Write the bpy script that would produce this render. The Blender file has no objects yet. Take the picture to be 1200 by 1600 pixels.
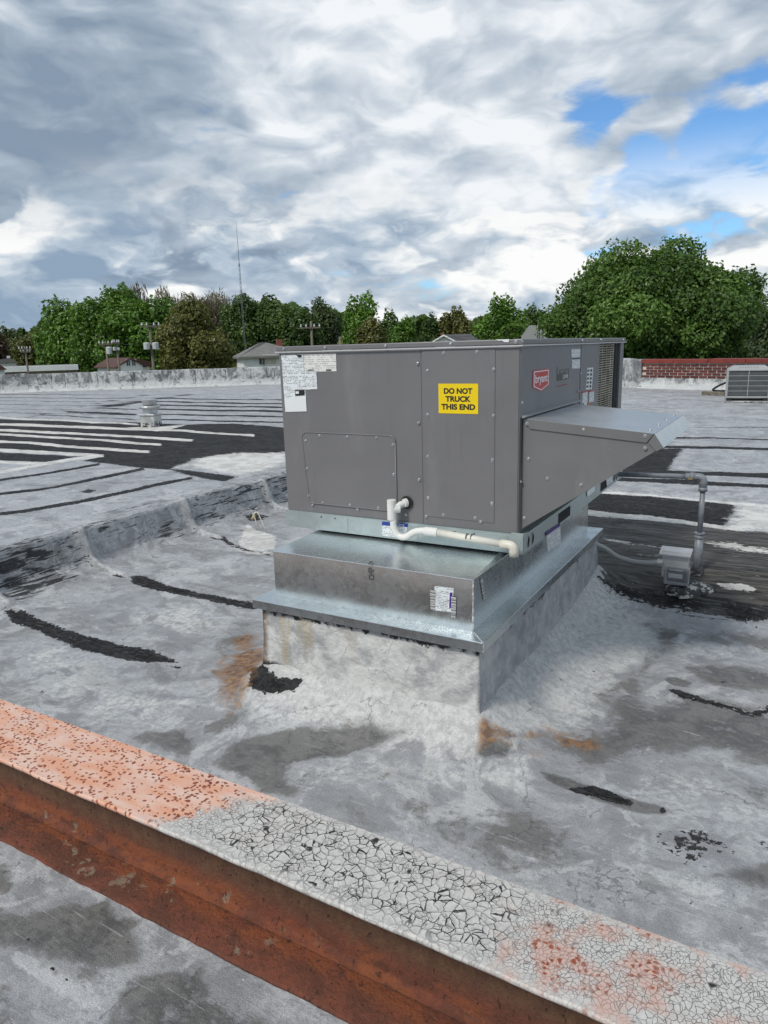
import bpy, math, random
import numpy as np
from mathutils import Vector, Matrix
random.seed(7); rng = np.random.default_rng(7)
scene = bpy.context.scene
col = scene.collection
PI = math.pi
# ---------------------------------------------------------------- camera (solved from the edges of the rooftop unit; metres, z=0 at its underside)
CX, CY, CZ, YAW, PITCH, ROLL, F = 0.9515, -2.7366, 0.8474, -0.5263, 0.2265, -0.0286, 1110.8
fw = np.array([math.sin(YAW)*math.cos(PITCH), math.cos(YAW)*math.cos(PITCH), -math.sin(PITCH)])
_r = np.array([math.cos(YAW), -math.sin(YAW), 0.0]); _u = np.cross(_r, fw)
rt = _r*math.cos(ROLL) + _u*math.sin(ROLL); up = -_r*math.sin(ROLL) + _u*math.cos(ROLL)
CAM = np.array([CX, CY, CZ])
cd = bpy.data.cameras.new('camera'); cam = bpy.data.objects.new('camera', cd); col.objects.link(cam)
cd.sensor_fit = 'VERTICAL'; cd.sensor_height = 36; cd.sensor_width = 27; cd.lens = 36*F/1600
cd.clip_start = 0.05; cd.clip_end = 6000
cam.matrix_world = Matrix(((rt[0], up[0], -fw[0], CX), (rt[1], up[1], -fw[1], CY), (rt[2], up[2], -fw[2], CZ), (0, 0, 0, 1)))
scene.camera = cam
scene.render.resolution_x, scene.render.resolution_y = 768, 1024
vs = scene.view_settings
vs.view_transform = 'Standard'; vs.look = 'None'; vs.gamma = 1; vs.use_curve_mapping = False; vs.exposure = 0.75
scene.render.engine = 'CYCLES'
scene.cycles.max_bounces = 5; scene.cycles.diffuse_bounces = 3; scene.cycles.glossy_bounces = 3; scene.cycles.transmission_bounces = 4; scene.cycles.transparent_max_bounces = 4
# sun: weak, broad, veiled by cloud, behind the camera to the left
SUN_AZ = math.atan2(-0.30, -0.95)           # direction towards the sun, measured as atan2(x, y)
SUN_EL = math.radians(48)
sd = bpy.data.lights.new('sun', 'SUN'); sun = bpy.data.objects.new('sun', sd); col.objects.link(sun)
sd.energy = 1.5; sd.angle = math.radians(12); sd.color = (1.0, 0.95, 0.88)
sv = Vector((math.sin(SUN_AZ)*math.cos(SUN_EL), math.cos(SUN_AZ)*math.cos(SUN_EL), math.sin(SUN_EL)))
sun.rotation_euler = sv.to_track_quat('Z', 'Y').to_euler(); sun.location = (0, 0, 30)

# ---------------------------------------------------------------- node helper
class G:
    def __init__(s, nt): s.nt = nt; s.n = nt.nodes; s.l = nt.links
    def node(s, t, props=None, **inp):
        n = s.n.new(t)
        for k, v in (props or {}).items(): setattr(n, k, v)
        for k, v in inp.items():
            key = int(k[1:]) if k[0] == 'i' and k[1:].isdigit() else k.replace('_', ' ')
            s.set(n.inputs[key], v)
        return n
    def set(s, sock, v):
        if isinstance(v, bpy.types.NodeSocket): s.l.new(v, sock)
        elif isinstance(v, bpy.types.Node): s.l.new(v.outputs[0], sock)
        else:
            if isinstance(v, (tuple, list)) and len(v) == 3 and sock.type == 'RGBA': v = (*v, 1)
            sock.default_value = v
    def m(s, op, a, b=0.0, c=0.0, clamp=False):
        n = s.n.new('ShaderNodeMath'); n.operation = op; n.use_clamp = clamp
        s.set(n.inputs[0], a); s.set(n.inputs[1], b); s.set(n.inputs[2], c); return n.outputs[0]
    def vm(s, op, a, b=(0, 0, 0)):
        n = s.n.new('ShaderNodeVectorMath'); n.operation = op
        s.set(n.inputs[0], a); s.set(n.inputs[1], b)
        return n.outputs['Value'] if op in ('DOT_PRODUCT', 'LENGTH', 'DISTANCE') else n.outputs[0]
    def scale(s, v, sc):
        n = s.n.new('ShaderNodeMapping'); s.set(n.inputs['Vector'], v); n.inputs['Scale'].default_value = sc; return n.outputs[0]
    def ss(s, v, a, b):          # smooth step
        n = s.n.new('ShaderNodeMapRange'); n.interpolation_type = 'SMOOTHSTEP'
        s.set(n.inputs[0], v); s.set(n.inputs[1], a); s.set(n.inputs[2], b); return n.outputs[0]
    def lin(s, v, a, b, c=0.0, d=1.0):
        n = s.n.new('ShaderNodeMapRange')
        for i, q in enumerate((v, a, b, c, d)): s.set(n.inputs[i], q)
        return n.outputs[0]
    def mix(s, f, a, b, blend='MIX'):
        n = s.n.new('ShaderNodeMix'); n.data_type = 'RGBA'; n.blend_type = blend
        s.set(n.inputs[0], f); s.set(n.inputs[6], a); s.set(n.inputs[7], b); return n.outputs[2]
    def noise(s, v, scale=5, detail=4, rough=0.55, dist=0.0):
        n = s.n.new('ShaderNodeTexNoise'); s.set(n.inputs['Vector'], v)
        n.inputs['Scale'].default_value = scale; n.inputs['Detail'].default_value = detail
        n.inputs['Roughness'].default_value = rough; n.inputs['Distortion'].default_value = dist; return n.outputs[0]
    def vor(s, v, scale=5, feature='F1', out='Distance', rnd=1.0):
        n = s.n.new('ShaderNodeTexVoronoi'); n.feature = feature; s.set(n.inputs['Vector'], v)
        s.set(n.inputs['Scale'], scale); n.inputs['Randomness'].default_value = rnd; return n.outputs[out]
    def sep(s, v):
        n = s.n.new('ShaderNodeSeparateXYZ'); s.set(n.inputs[0], v); return n.outputs
    def comb(s, x, y, z):
        n = s.n.new('ShaderNodeCombineXYZ')
        for i, q in enumerate((x, y, z)): s.set(n.inputs[i], q)
        return n.outputs[0]
    def bump(s, h, dist=0.002, strength=1.0, normal=None):
        n = s.n.new('ShaderNodeBump'); n.inputs['Strength'].default_value = strength; n.inputs['Distance'].default_value = dist
        s.set(n.inputs['Height'], h)
        if normal is not None: s.set(n.inputs['Normal'], normal)
        return n.outputs[0]

# ---------------------------------------------------------------- sky: Nishita with a broken layer of cloud
world = bpy.data.worlds.new('World'); scene.world = world; world.use_nodes = True
g = G(world.node_tree); g.n.clear()
sky = g.node('ShaderNodeTexSky', dict(sky_type='NISHITA', sun_disc=False, sun_elevation=SUN_EL, sun_rotation=SUN_AZ, altitude=200, air_density=1.0, dust_density=0.6, ozone_density=2.0))
dirv = g.node('ShaderNodeTexCoord').outputs['Generated']
dx, dy, dz = g.sep(dirv)
zc = g.m('ADD', g.m('MAXIMUM', dz, 0.0), 0.20)
uv = g.comb(g.m('DIVIDE', dx, zc), g.m('DIVIDE', dy, zc), 0.37)
def raydir(px, py):
    d = fw + rt*(px-600)/F - up*(py-800)/F; return d/np.linalg.norm(d)
def blob(px, py, w, amp):       # a soft patch of sky round one direction
    d = raydir(px, py); dt = g.vm('DOT_PRODUCT', g.vm('NORMALIZE', dirv), tuple(d))
    return g.m('MULTIPLY', g.ss(dt, math.cos(math.radians(w*1.6)), math.cos(math.radians(w*0.15))), amp)
def scaled(v, k):
    n_ = g.n.new('ShaderNodeVectorMath'); n_.operation = 'SCALE'; g.set(n_.inputs[0], v); n_.inputs['Scale'].default_value = k; return n_.outputs[0]
def ncol(v, sc, det): return g.node('ShaderNodeTexNoise', Vector=v, Scale=float(sc), Detail=float(det)).outputs['Color']
warp = g.vm('ADD', uv, scaled(g.vm('SUBTRACT', ncol(uv, 1.5, 2), (0.5, 0.5, 0.5)), 0.75))
n1 = g.noise(warp, 1.4, 7, 0.55, 0.1)
n1b = g.noise(g.vm('ADD', warp, (-0.11, -0.06, 0.0)), 1.4, 3, 0.5, 0.1)
n2 = g.noise(g.vm('ADD', warp, (4.3, 1.7, 2.0)), 0.8, 4, 0.5, 0.2)
pf = g.vm('ADD', g.scale(dirv, (1, 1, 2.2)), scaled(g.vm('SUBTRACT', ncol(g.scale(dirv, (1, 1, 2.2)), 7, 2), (0.5, 0.5, 0.5)), 0.13))
n3 = g.noise(pf, 8.0, 6, 0.55, 0.2)
n3b = g.noise(g.vm('ADD', pf, (0.012, 0.0, 0.045)), 8.0, 3, 0.5, 0.2)
cover = g.m('ADD', g.m('ADD', n1, 0.15), g.m('MULTIPLY', g.m('SUBTRACT', n3, 0.5), 0.35))
for b in ((1010, 182, 4.0, -0.16), (930, 180, 3.6, -0.18), (870, 172, 3.0, -0.16), (730, 180, 3.0, -0.13), (1170, 150, 3.0, -0.10), (1080, 278, 3.4, -0.30), (1180, 262, 3.2, -0.28), (980, 295, 2.4, -0.16), (1120, 40, 2.4, 0.02), (370, 275, 4.0, -0.15), (560, 300, 2.5, -0.10), (1060, 60, 8, 0.17), (1150, 100, 5, 0.10), (820, 90, 7, 0.08), (500, 290, 2.5, -0.07), (1060, 168, 2.6, -0.12), (1130, 160, 2.6, -0.14), (1200, 145, 2.6, -0.14), (1030, 288, 2.2, -0.12), (1130, 268, 2.4, -0.12), (1210, 248, 2.4, -0.12), (410, 275, 2.6, -0.09), (240, 60, 13, 0.16), (560, 110, 8, 0.10), (750, 260, 6, 0.06), (1100, 224, 2.6, 0.20), (1190, 205, 2.6, 0.18), (1010, 240, 2.4, 0.16), (1060, 110, 3.0, 0.10)):
    cover = g.m('ADD', cover, blob(*b))
mask = g.ss(cover, 0.47, 0.60)
relief = g.m('ADD', g.m('MULTIPLY', g.m('SUBTRACT', n1, n1b), 1.7), g.m('MULTIPLY', g.m('SUBTRACT', n3, n3b), 1.5))
bright = g.m('ADD', 0.49, relief)
bright = g.m('ADD', bright, g.m('MULTIPLY', g.m('SUBTRACT', n2, 0.5), -1.25))
bright = g.m('ADD', bright, g.m('MULTIPLY', g.m('SUBTRACT', n1, 0.5), -0.5))
for b in ((60, 130, 16, -0.08), (380, 30, 10, -0.10), (120, 300, 8, -0.08), (420, 120, 6, 0.12), (1000, 110, 10, 0.20), (620, 230, 12, 0.16), (900, 230, 9, 0.14)):
    bright = g.m('ADD', bright, blob(*b))
ccol = g.node('ShaderNodeValToRGB', i0=bright)
cr = ccol.color_ramp
cr.elements[0].position = 0.05; cr.elements[0].color = (0.145, 0.190, 0.250, 1)
cr.elements[1].position = 1.0; cr.elements[1].color = (0.53, 0.55, 0.57, 1)
e = cr.elements.new(0.38); e.color = (0.220, 0.268, 0.325, 1)
e = cr.elements.new(0.68); e.color = (0.345, 0.385, 0.430, 1)
skyc = scaled(g.vm('MULTIPLY', sky.outputs[0], (0.60, 0.86, 1.06)), 0.085)
c1 = g.mix(mask, skyc, ccol.outputs[0])
# low cumulus banks near the horizon, flat grey bases and white tops
lv = g.scale(dirv, (1.0, 1.0, 2.3))
lw = g.vm('ADD', lv, g.vm('MULTIPLY', g.vm('SUBTRACT', g.node('ShaderNodeTexNoise', Vector=lv, Scale=9.0, Detail=3.0).outputs['Color'], (0.5, 0.5, 0.5)), (0.12, 0.12, 0.12)))
ln = g.noise(lw, 6.0, 7, 0.55)
lnb = g.noise(g.vm('ADD', lw, (0, 0, 0.075)), 6.0, 3, 0.5)
lmask = g.m('MULTIPLY', g.ss(ln, 0.41, 0.50), g.ss(dz, 0.25, 0.12))
lb = g.m('ADD', g.m('ADD', 0.50, g.m('MULTIPLY', g.m('SUBTRACT', ln, lnb), 3.8)), g.m('MULTIPLY', g.m('SUBTRACT', g.noise(lw, 16, 5), 0.5), 0.7))
lb = g.m('ADD', lb, blob(1060, 370, 13, 0.34)); lb = g.m('ADD', lb, blob(640, 430, 7, 0.10)); lb = g.m('ADD', lb, blob(60, 400, 10, -0.08))
lcol = g.node('ShaderNodeValToRGB', i0=lb)
lr = lcol.color_ramp
lr.elements[0].position = 0.1; lr.elements[0].color = (0.165, 0.225, 0.30, 1)
lr.elements[1].position = 1.0; lr.elements[1].color = (0.58, 0.585, 0.58, 1)
e = lr.elements.new(0.5); e.color = (0.28, 0.335, 0.395, 1)
c2 = g.mix(lmask, c1, lcol.outputs[0])
c3 = g.mix(g.ss(dz, 0.05, -0.02), c2, (0.27, 0.33, 0.39))
bg = g.node('ShaderNodeBackground', Color=c3, Strength=1.0)
# the Nishita part is scaled by 0.085 above, the clouds carry their own radiance
out = g.node('ShaderNodeOutputWorld'); g.l.new(bg.outputs[0], out.inputs[0])

world.cycles.sampling_method = 'NONE'

# ---------------------------------------------------------------- geometry helpers
def ray(px, py): return fw + rt*(px-600)/F - up*(py-800)/F
def at(px, py, z): d = ray(px, py); return CAM + d*(z-CZ)/d[2]
def atx(px, py, x): d = ray(px, py); return CAM + d*(x-CX)/d[0]
def aty(px, py, y): d = ray(px, py); return CAM + d*(y-CY)/d[1]
def atd(px, py, D): d = ray(px, py); return CAM + d*D           # D = metres of depth
class MB:
    def __init__(s): s.v = []; s.f = []
    def add(s, vs_, fs):
        o = len(s.v); s.v += [tuple(map(float, q)) for q in vs_]; s.f += [tuple(i+o for i in f) for f in fs]; return s
    def box(s, x0, x1, y0, y1, z0, z1):
        if x0 > x1: x0, x1 = x1, x0
        if y0 > y1: y0, y1 = y1, y0
        return s.add([(x0,y0,z0),(x1,y0,z0),(x1,y1,z0),(x0,y1,z0),(x0,y0,z1),(x1,y0,z1),(x1,y1,z1),(x0,y1,z1)],
                     [(3,2,1,0),(4,5,6,7),(0,1,5,4),(1,2,6,5),(2,3,7,6),(3,0,4,7)])
    def prism(s, poly, axis, a, b):      # poly of 2-D points extruded along axis from a to b
        n = len(poly)
        def P(p, t):
            return (t, p[0], p[1]) if axis == 'x' else (p[0], t, p[1]) if axis == 'y' else (p[0], p[1], t)
        vs_ = [P(p, a) for p in poly] + [P(p, b) for p in poly]
        fs = [tuple(range(n)), tuple(range(2*n-1, n-1, -1))] + [(i, n+i, n+(i+1) % n, (i+1) % n) for i in range(n)]
        return s.add(vs_, fs)
    def tube(s, pts, r, seg=10, caps=True):
        pts = [Vector(p) for p in pts]; n = len(pts)
        rs = r if isinstance(r, (list, tuple)) else [r]*n
        t0 = (pts[1]-pts[0]).normalized()
        a = t0.orthogonal().normalized(); vs_ = []; fs = []
        for i, p in enumerate(pts):
            t = (pts[min(i+1, n-1)]-pts[max(i-1, 0)]).normalized()
            a = (a - t*a.dot(t)).normalized(); b = t.cross(a)
            for k in range(seg):
                an = 2*PI*k/seg; vs_.append(p + (a*math.cos(an)+b*math.sin(an))*rs[i])
        for i in range(n-1):
            for k in range(seg):
                k2 = (k+1) % seg; fs.append((i*seg+k, i*seg+k2, (i+1)*seg+k2, (i+1)*seg+k))
        if caps: fs += [tuple(range(seg-1, -1, -1)), tuple((n-1)*seg+k for k in range(seg))]
        return s.add(vs_, fs)
    def lathe(s, c, prof, seg=20):
        return s.tube([(c[0], c[1], c[2]+z+1e-5*i) for i, (r, z) in enumerate(prof)], [r for r, z in prof], seg)
    def build(s, name, mat, parent=None, smooth=False, bevel=0.0, local=False, fix=True):
        vs_ = s.v
        if parent is not None and not local:
            L = parent['_b']; vs_ = [(a-L[0], b-L[1], c-L[2]) for a, b, c in vs_]
        me = bpy.data.meshes.new(name); me.from_pydata(vs_, [], s.f)
        if fix:
            import bmesh
            bm = bmesh.new(); bm.from_mesh(me); bmesh.ops.recalc_face_normals(bm, faces=bm.faces); bm.to_mesh(me); bm.free()
        me.materials.append(mat)
        if smooth:
            me.polygons.foreach_set('use_smooth', [True]*len(me.polygons))
        o = bpy.data.objects.new(name, me); col.objects.link(o)
        if parent is not None:
            o.parent = parent; o['_b'] = parent['_b']
        if bevel:
            m = o.modifiers.new('bevel', 'BEVEL'); m.width = bevel; m.segments = 2; m.limit_method = 'ANGLE'
        return o
def tag(o, label=None, cat=None, group=None, kind=None):
    for k, v in (('label', label), ('category', cat), ('group', group), ('kind', kind)):
        if v: o[k] = v
    return o
def thing(name, label, cat, loc=(0, 0, 0), rz=0.0, group=None):
    o = bpy.data.objects.new(name, None); col.objects.link(o); o.empty_display_size = 0.1
    o.location = loc; o.rotation_euler = (0, 0, rz); o['_b'] = tuple(map(float, loc))
    return tag(o, label, cat, group)
def box(name, mat, parent, *b, bevel=0.0, local=False): return MB().box(*b).build(name, mat, parent, bevel=bevel, local=local)
def roundtube(pts, rad, n=6):         # fillet a polyline
    out_ = [Vector(pts[0])]
    for i in range(1, len(pts)-1):
        a, b, c = Vector(pts[i-1]), Vector(pts[i]), Vector(pts[i+1])
        r1 = min(rad, (a-b).length*0.48, (c-b).length*0.48)
        p, q = b+(a-b).normalized()*r1, b+(c-b).normalized()*r1
        for k in range(n+1):
            t = k/n; out_.append(p*(1-t)**2 + b*2*t*(1-t) + q*t*t)
    out_.append(Vector(pts[-1])); return out_

# ---------------------------------------------------------------- materials
def mat(name, fn=None, color=(0.5, 0.5, 0.5), rough=0.5, metal=0.0, bumpy=0.0, var=0.0, vscale=8.0):
    m = bpy.data.materials.new(name); m.use_nodes = True; gg = G(m.node_tree)
    b = gg.n['Principled BSDF']; pos = gg.node('ShaderNodeNewGeometry').outputs['Position']
    b.inputs['Roughness'].default_value = rough; b.inputs['Metallic'].default_value = metal
    if fn: fn(gg, b, pos)
    else:
        nz = gg.noise(pos, vscale, 5)
        lo = tuple(c*(1-var) for c in color); hi = tuple(min(1, c*(1+var)) for c in color)
        gg.set(b.inputs['Base Color'], gg.mix(gg.ss(nz, 0.3, 0.7), lo, hi))
        if bumpy: gg.set(b.inputs['Normal'], gg.bump(gg.noise(pos, vscale*6, 4), bumpy))
    return m
def attr(gg, name, which='Color'): return gg.node('ShaderNodeAttribute', dict(attribute_name=name)).outputs[which]

def m_roof(gg, b, pos):
    A = gg.sep(attr(gg, 'paint_a')); B = gg.sep(attr(gg, 'paint_b')); P = gg.sep(attr(gg, 'paint_c'))
    k = lambda n, a: gg.m('MULTIPLY', gg.m('SUBTRACT', n, 0.5), a)
    add = lambda *q: q[0] if len(q) == 1 else gg.m('ADD', q[0], add(*q[1:]))
    mul = lambda a, c: gg.m('MULTIPLY', a, c)
    fine = gg.noise(pos, 34, 4, 0.68); mid = gg.noise(pos, 6.5, 5, 0.62, 0.6); big = gg.noise(pos, 1.5, 4, 0.6, 0.8)
    brush = gg.noise(gg.scale(pos, (3.2, 46, 46)), 1.0, 4, 0.62, 0.5)
    brushy = gg.noise(gg.scale(pos, (70, 4.0, 90)), 1.0, 3, 0.66, 0.6)
    grain = gg.noise(pos, 300, 2, 0.7)
    c = gg.mix(gg.ss(mid, 0.38, 0.60), (0.265, 0.270, 0.280), (0.350, 0.357, 0.368))
    c = gg.mix(gg.ss(add(big, k(mid, 0.8)), 0.44, 0.56), c, gg.mix(gg.ss(fine, 0.38, 0.60), (0.325, 0.335, 0.35), (0.425, 0.435, 0.445)))
    blot = gg.ss(add(gg.noise(pos, 2.7, 5, 0.66, 1.4), k(fine, 0.25)), 0.545, 0.60)
    c = gg.mix(mul(blot, 0.62), c, (0.52, 0.53, 0.535))
    drk = gg.ss(add(gg.noise(gg.scale(gg.vm('ADD', pos, (9, 4, 0)), (1.0, 1.7, 1)), 1.6, 5, 0.66, 1.2), k(fine, 0.25)), 0.545, 0.64)
    c = gg.mix(mul(drk, 0.50), c, (0.15, 0.149, 0.143))
    c = gg.mix(mul(gg.ss(brush, 0.50, 0.64), 0.13), c, (0.14, 0.145, 0.15))
    pn = add(P[0], k(mid, 1.4), k(fine, 0.5))
    c = gg.mix(mul(gg.ss(pn, 0.30, 0.62), mul(gg.ss(P[0], 0.02, 0.3), 0.70)), c, gg.mix(gg.ss(fine, 0.35, 0.62), (0.46, 0.46, 0.445), (0.64, 0.64, 0.62)))
    st = A[1]; edge = add(st, k(mid, 1.5), k(fine, 0.9))
    stm = mul(gg.ss(edge, 0.30, 0.70), gg.ss(st, 0.02, 0.2))
    c = gg.mix(mul(stm, 0.90), c, gg.mix(gg.ss(add(mid, k(fine, 0.5)), 0.40, 0.60), (0.080, 0.079, 0.075), (0.150, 0.147, 0.138)))
    a2 = add(B[1], k(fine, 1.3), k(brush, 2.2))
    a2m = mul(gg.ss(a2, 0.40, 0.56), gg.ss(B[1], 0.02, 0.2))
    asph = gg.mix(gg.ss(brush, 0.38, 0.64), (0.028, 0.027, 0.025), (0.115, 0.107, 0.097))
    asph = gg.mix(mul(gg.ss(gg.noise(gg.scale(pos, (0.9, 6, 5)), 1.8, 5, 0.7, 0.5), 0.56, 0.64), 0.45), asph, (0.17, 0.16, 0.145))
    c = gg.mix(a2m, c, asph)
    t = add(A[0], k(fine, 2.0), k(mid, 0.8))
    tm = mul(gg.ss(t, 0.44, 0.54), gg.ss(A[0], 0.03, 0.2))
    tar = gg.mix(gg.ss(fine, 0.4, 0.62), (0.012, 0.012, 0.0125), (0.036, 0.036, 0.037))
    tar = gg.mix(mul(gg.ss(brush, 0.54, 0.66), 0.5), tar, (0.075, 0.075, 0.075))
    c = gg.mix(tm, c, tar)
    s = add(B[2], k(brushy, 2.6), k(gg.noise(gg.scale(pos, (16, 4.5, 20)), 1, 5, 0.68, 1.2), 3.4))
    sm = mul(gg.ss(s, 0.40, 0.80), gg.ss(B[2], 0.02, 0.15))
    c = gg.mix(mul(sm, 0.9), c, (0.018, 0.019, 0.020))
    w = add(A[2], k(fine, 1.1), k(brush, 1.4))
    wm = mul(gg.ss(w, 0.42, 0.56), gg.ss(A[2], 0.03, 0.2))
    c = gg.mix(mul(wm, 0.93), c, gg.mix(gg.ss(mid, 0.38, 0.6), (0.50, 0.49, 0.45), (0.70, 0.695, 0.66)))
    r = mul(gg.ss(add(B[0], k(mid, 1.5), k(fine, 0.5)), 0.26, 0.75), gg.ss(B[0], 0.02, 0.25))
    c = gg.mix(mul(r, 0.9), c, gg.mix(gg.ss(fine, 0.38, 0.62), (0.11, 0.045, 0.014), (0.29, 0.15, 0.055)))
    wp = gg.vm('ADD', pos, scaled_(gg, gg.node('ShaderNodeTexNoise', Vector=pos, Scale=25.0, Detail=3.0).outputs['Color'], 0.09))
    fl = mul(gg.ss(gg.vor(wp, 5.5), 0.060, 0.045), gg.ss(gg.noise(pos, 2.6, 3), 0.52, 0.56))
    c = gg.mix(fl, c, (0.015, 0.015, 0.015))
    fl2 = mul(gg.ss(gg.vor(gg.vm('ADD', wp, (5, 3, 0)), 17), 0.085, 0.06), gg.ss(gg.noise(gg.vm('ADD', pos, (7, 0, 0)), 1.7, 3), 0.55, 0.6))
    c = gg.mix(mul(fl2, 0.9), c, (0.03, 0.03, 0.03))
    scr = gg.ss(gg.noise(gg.scale(pos, (6, 110, 60)), 1.0, 2, 0.5, 0.9), 0.66, 0.72)
    c = gg.mix(mul(scr, 0.30), c, (0.62, 0.62, 0.62))
    crk = mul(gg.ss(gg.vor(wp, 1.6, 'DISTANCE_TO_EDGE'), 0.006, 0.002), gg.ss(mid, 0.5, 0.55))
    c = gg.mix(mul(crk, 0.5), c, (0.06, 0.06, 0.06))
    c = gg.mix(1.0, c, gg.mix(gg.ss(grain, 0.32, 0.68), (0.78, 0.78, 0.78), (1.18, 1.18, 1.18)), 'MULTIPLY')
    gg.set(b.inputs['Base Color'], c)
    gg.set(b.inputs['Roughness'], add(gg.lin(mid, 0.3, 0.7, 0.42, 0.66), mul(tm, 0.15)))
    h = add(mul(fine, 0.7), mul(grain, 0.3), mul(brush, 0.35), mul(tm, 0.5), mul(sm, 0.3), mul(mid, 1.0))
    gg.set(b.inputs['Normal'], gg.bump(h, 0.007, 0.9)); gg.set(b.inputs['Specular IOR Level'], gg.m('SUBTRACT', 0.42, mul(gg.m('MAXIMUM', gg.m('MAXIMUM', tm, a2m), sm), 0.30)))
def scaled_(gg, v, k_):
    n_ = gg.n.new('ShaderNodeVectorMath'); n_.operation = 'SCALE'; gg.set(n_.inputs[0], v); n_.inputs['Scale'].default_value = k_; return n_.outputs[0]
M_ROOF = mat('aluminium_coated_roofing', m_roof)

def m_curb(gg, b, pos):
    x, y, z = gg.sep(pos)
    mid = gg.noise(pos, 9, 6, 0.6, 0.25); fine = gg.noise(pos, 45, 6, 0.65); br = gg.noise(gg.scale(pos, (8, 8, 26)), 1, 6, 0.66, 1.2)
    c = gg.mix(gg.ss(mid, 0.38, 0.60), (0.38, 0.385, 0.385), (0.64, 0.64, 0.62))
    c = gg.mix(gg.m('MULTIPLY', gg.ss(br, 0.52, 0.68), 0.28), c, (0.25, 0.255, 0.26))
    side = gg.ss(x, -0.035, -0.01)       # right face coloured darker and bluer: shade of the side turned from the sun
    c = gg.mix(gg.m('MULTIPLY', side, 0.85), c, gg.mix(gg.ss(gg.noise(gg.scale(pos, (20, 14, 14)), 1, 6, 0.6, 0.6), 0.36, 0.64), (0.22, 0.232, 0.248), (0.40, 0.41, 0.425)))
    low = gg.ss(gg.m('ADD', z, gg.m('MULTIPLY', gg.m('SUBTRACT', mid, 0.5), 0.25)), -0.50, -0.62)
    c = gg.mix(gg.m('MULTIPLY', low, 0.75), c, gg.mix(gg.ss(fine, 0.35, 0.62), (0.44, 0.44, 0.43), (0.60, 0.60, 0.585)))
    warm = gg.m('MULTIPLY', gg.ss(gg.noise(gg.scale(pos, (14, 14, 3)), 1, 5), 0.48, 0.62), gg.ss(x, -0.35, -0.95))
    c = gg.mix(gg.m('MULTIPLY', warm, 0.6), c, (0.44, 0.36, 0.22))
    rust = gg.m('MULTIPLY', gg.ss(x, -1.045, -1.085), gg.ss(fine, 0.3, 0.5))
    c = gg.mix(gg.m('MULTIPLY', rust, 0.85), c, (0.14, 0.075, 0.035))
    # black band at the gap under the metal; bitumen flakes, and at the left foot
    blk = gg.ss(gg.m('ADD', z, gg.m('MULTIPLY', gg.m('SUBTRACT', gg.noise(pos, 22, 5, 0.7), 0.5), 0.14)), -0.312, -0.302)
    foot = gg.m('MULTIPLY', gg.ss(gg.vm('DISTANCE', gg.vm('MULTIPLY', pos, (0.9, 0.3, 1.6)), (-0.93, -0.12, -0.99)), 0.13, 0.10), gg.ss(gg.noise(pos, 28, 4, 0.7), 0.40, 0.44))
    fl2 = gg.m('MULTIPLY', gg.ss(gg.noise(pos, 16, 6, 0.72), 0.70, 0.73), gg.ss(x, -0.3, -0.8))
    k = gg.m('MAXIMUM', gg.m('MAXIMUM', blk, foot), fl2)
    c = gg.mix(k, c, (0.02, 0.02, 0.02))
    crk = gg.ss(gg.vor(gg.vm('ADD', pos, gg.vm('MULTIPLY', gg.comb(mid, fine, mid), (0.09, 0.09, 0.09))), 6, 'DISTANCE_TO_EDGE'), 0.012, 0.004)
    c = gg.mix(gg.m('MULTIPLY', crk, gg.m('MULTIPLY', gg.ss(mid, 0.45, 0.6), 0.5)), c, (0.14, 0.14, 0.14))
    gg.set(b.inputs['Base Color'], c); b.inputs['Roughness'].default_value = 0.5
    h = gg.m('ADD', gg.m('MULTIPLY', mid, 1.5), gg.m('ADD', gg.m('MULTIPLY', fine, 0.7), gg.m('MULTIPLY', br, 0.15)))
    gg.set(b.inputs['Normal'], gg.bump(gg.m('SUBTRACT', h, gg.m('MULTIPLY', k, 0.4)), 0.011, 0.9))
M_CURB = mat('coated_curb_flashing', m_curb)

def m_galv(base, rough, dull=0.0, sp=55):
    def f(gg, b, pos):
        wp = gg.vm('ADD', pos, scaled_(gg, gg.node('ShaderNodeTexNoise', Vector=pos, Scale=40.0).outputs['Color'], 0.010))
        cs = gg.sep(gg.vor(wp, sp, 'F1', 'Color'))[0]; big = gg.noise(gg.scale(pos, (1.0, 1.0, 1.6)), 2.5, 5, 0.55, 0.6)
        c = gg.mix(cs, tuple(q*0.95 for q in base), tuple(q*1.03 for q in base))
        c = gg.mix(gg.m('MULTIPLY', gg.ss(big, 0.42, 0.62), 0.22), c, tuple(q*0.70 for q in base))
        sm = gg.noise(pos, 6, 6, 0.6, 0.5)
        gg.set(b.inputs['Base Color'], c); b.inputs['Metallic'].default_value = 0.92 - dull
        gg.set(b.inputs['Roughness'], gg.m('ADD', gg.m('MULTIPLY', cs, 0.04), gg.m('ADD', gg.m('MULTIPLY', sm, 0.24), rough-0.14)))
        gg.set(b.inputs['Normal'], gg.bump(gg.noise(pos, 3.5, 2), 0.006, 0.5))
    return f
M_GALV = mat('galvanised_sheet', m_galv((0.64, 0.69, 0.70), 0.27))
M_GALV_DULL = mat('dull_galvanised_rail', m_galv((0.46, 0.53, 0.53), 0.45, 0.35))
M_GALV_TOP = mat('spangled_galvanised_hood', m_galv((0.54, 0.56, 0.575), 0.36, 0.12, 75))

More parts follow.
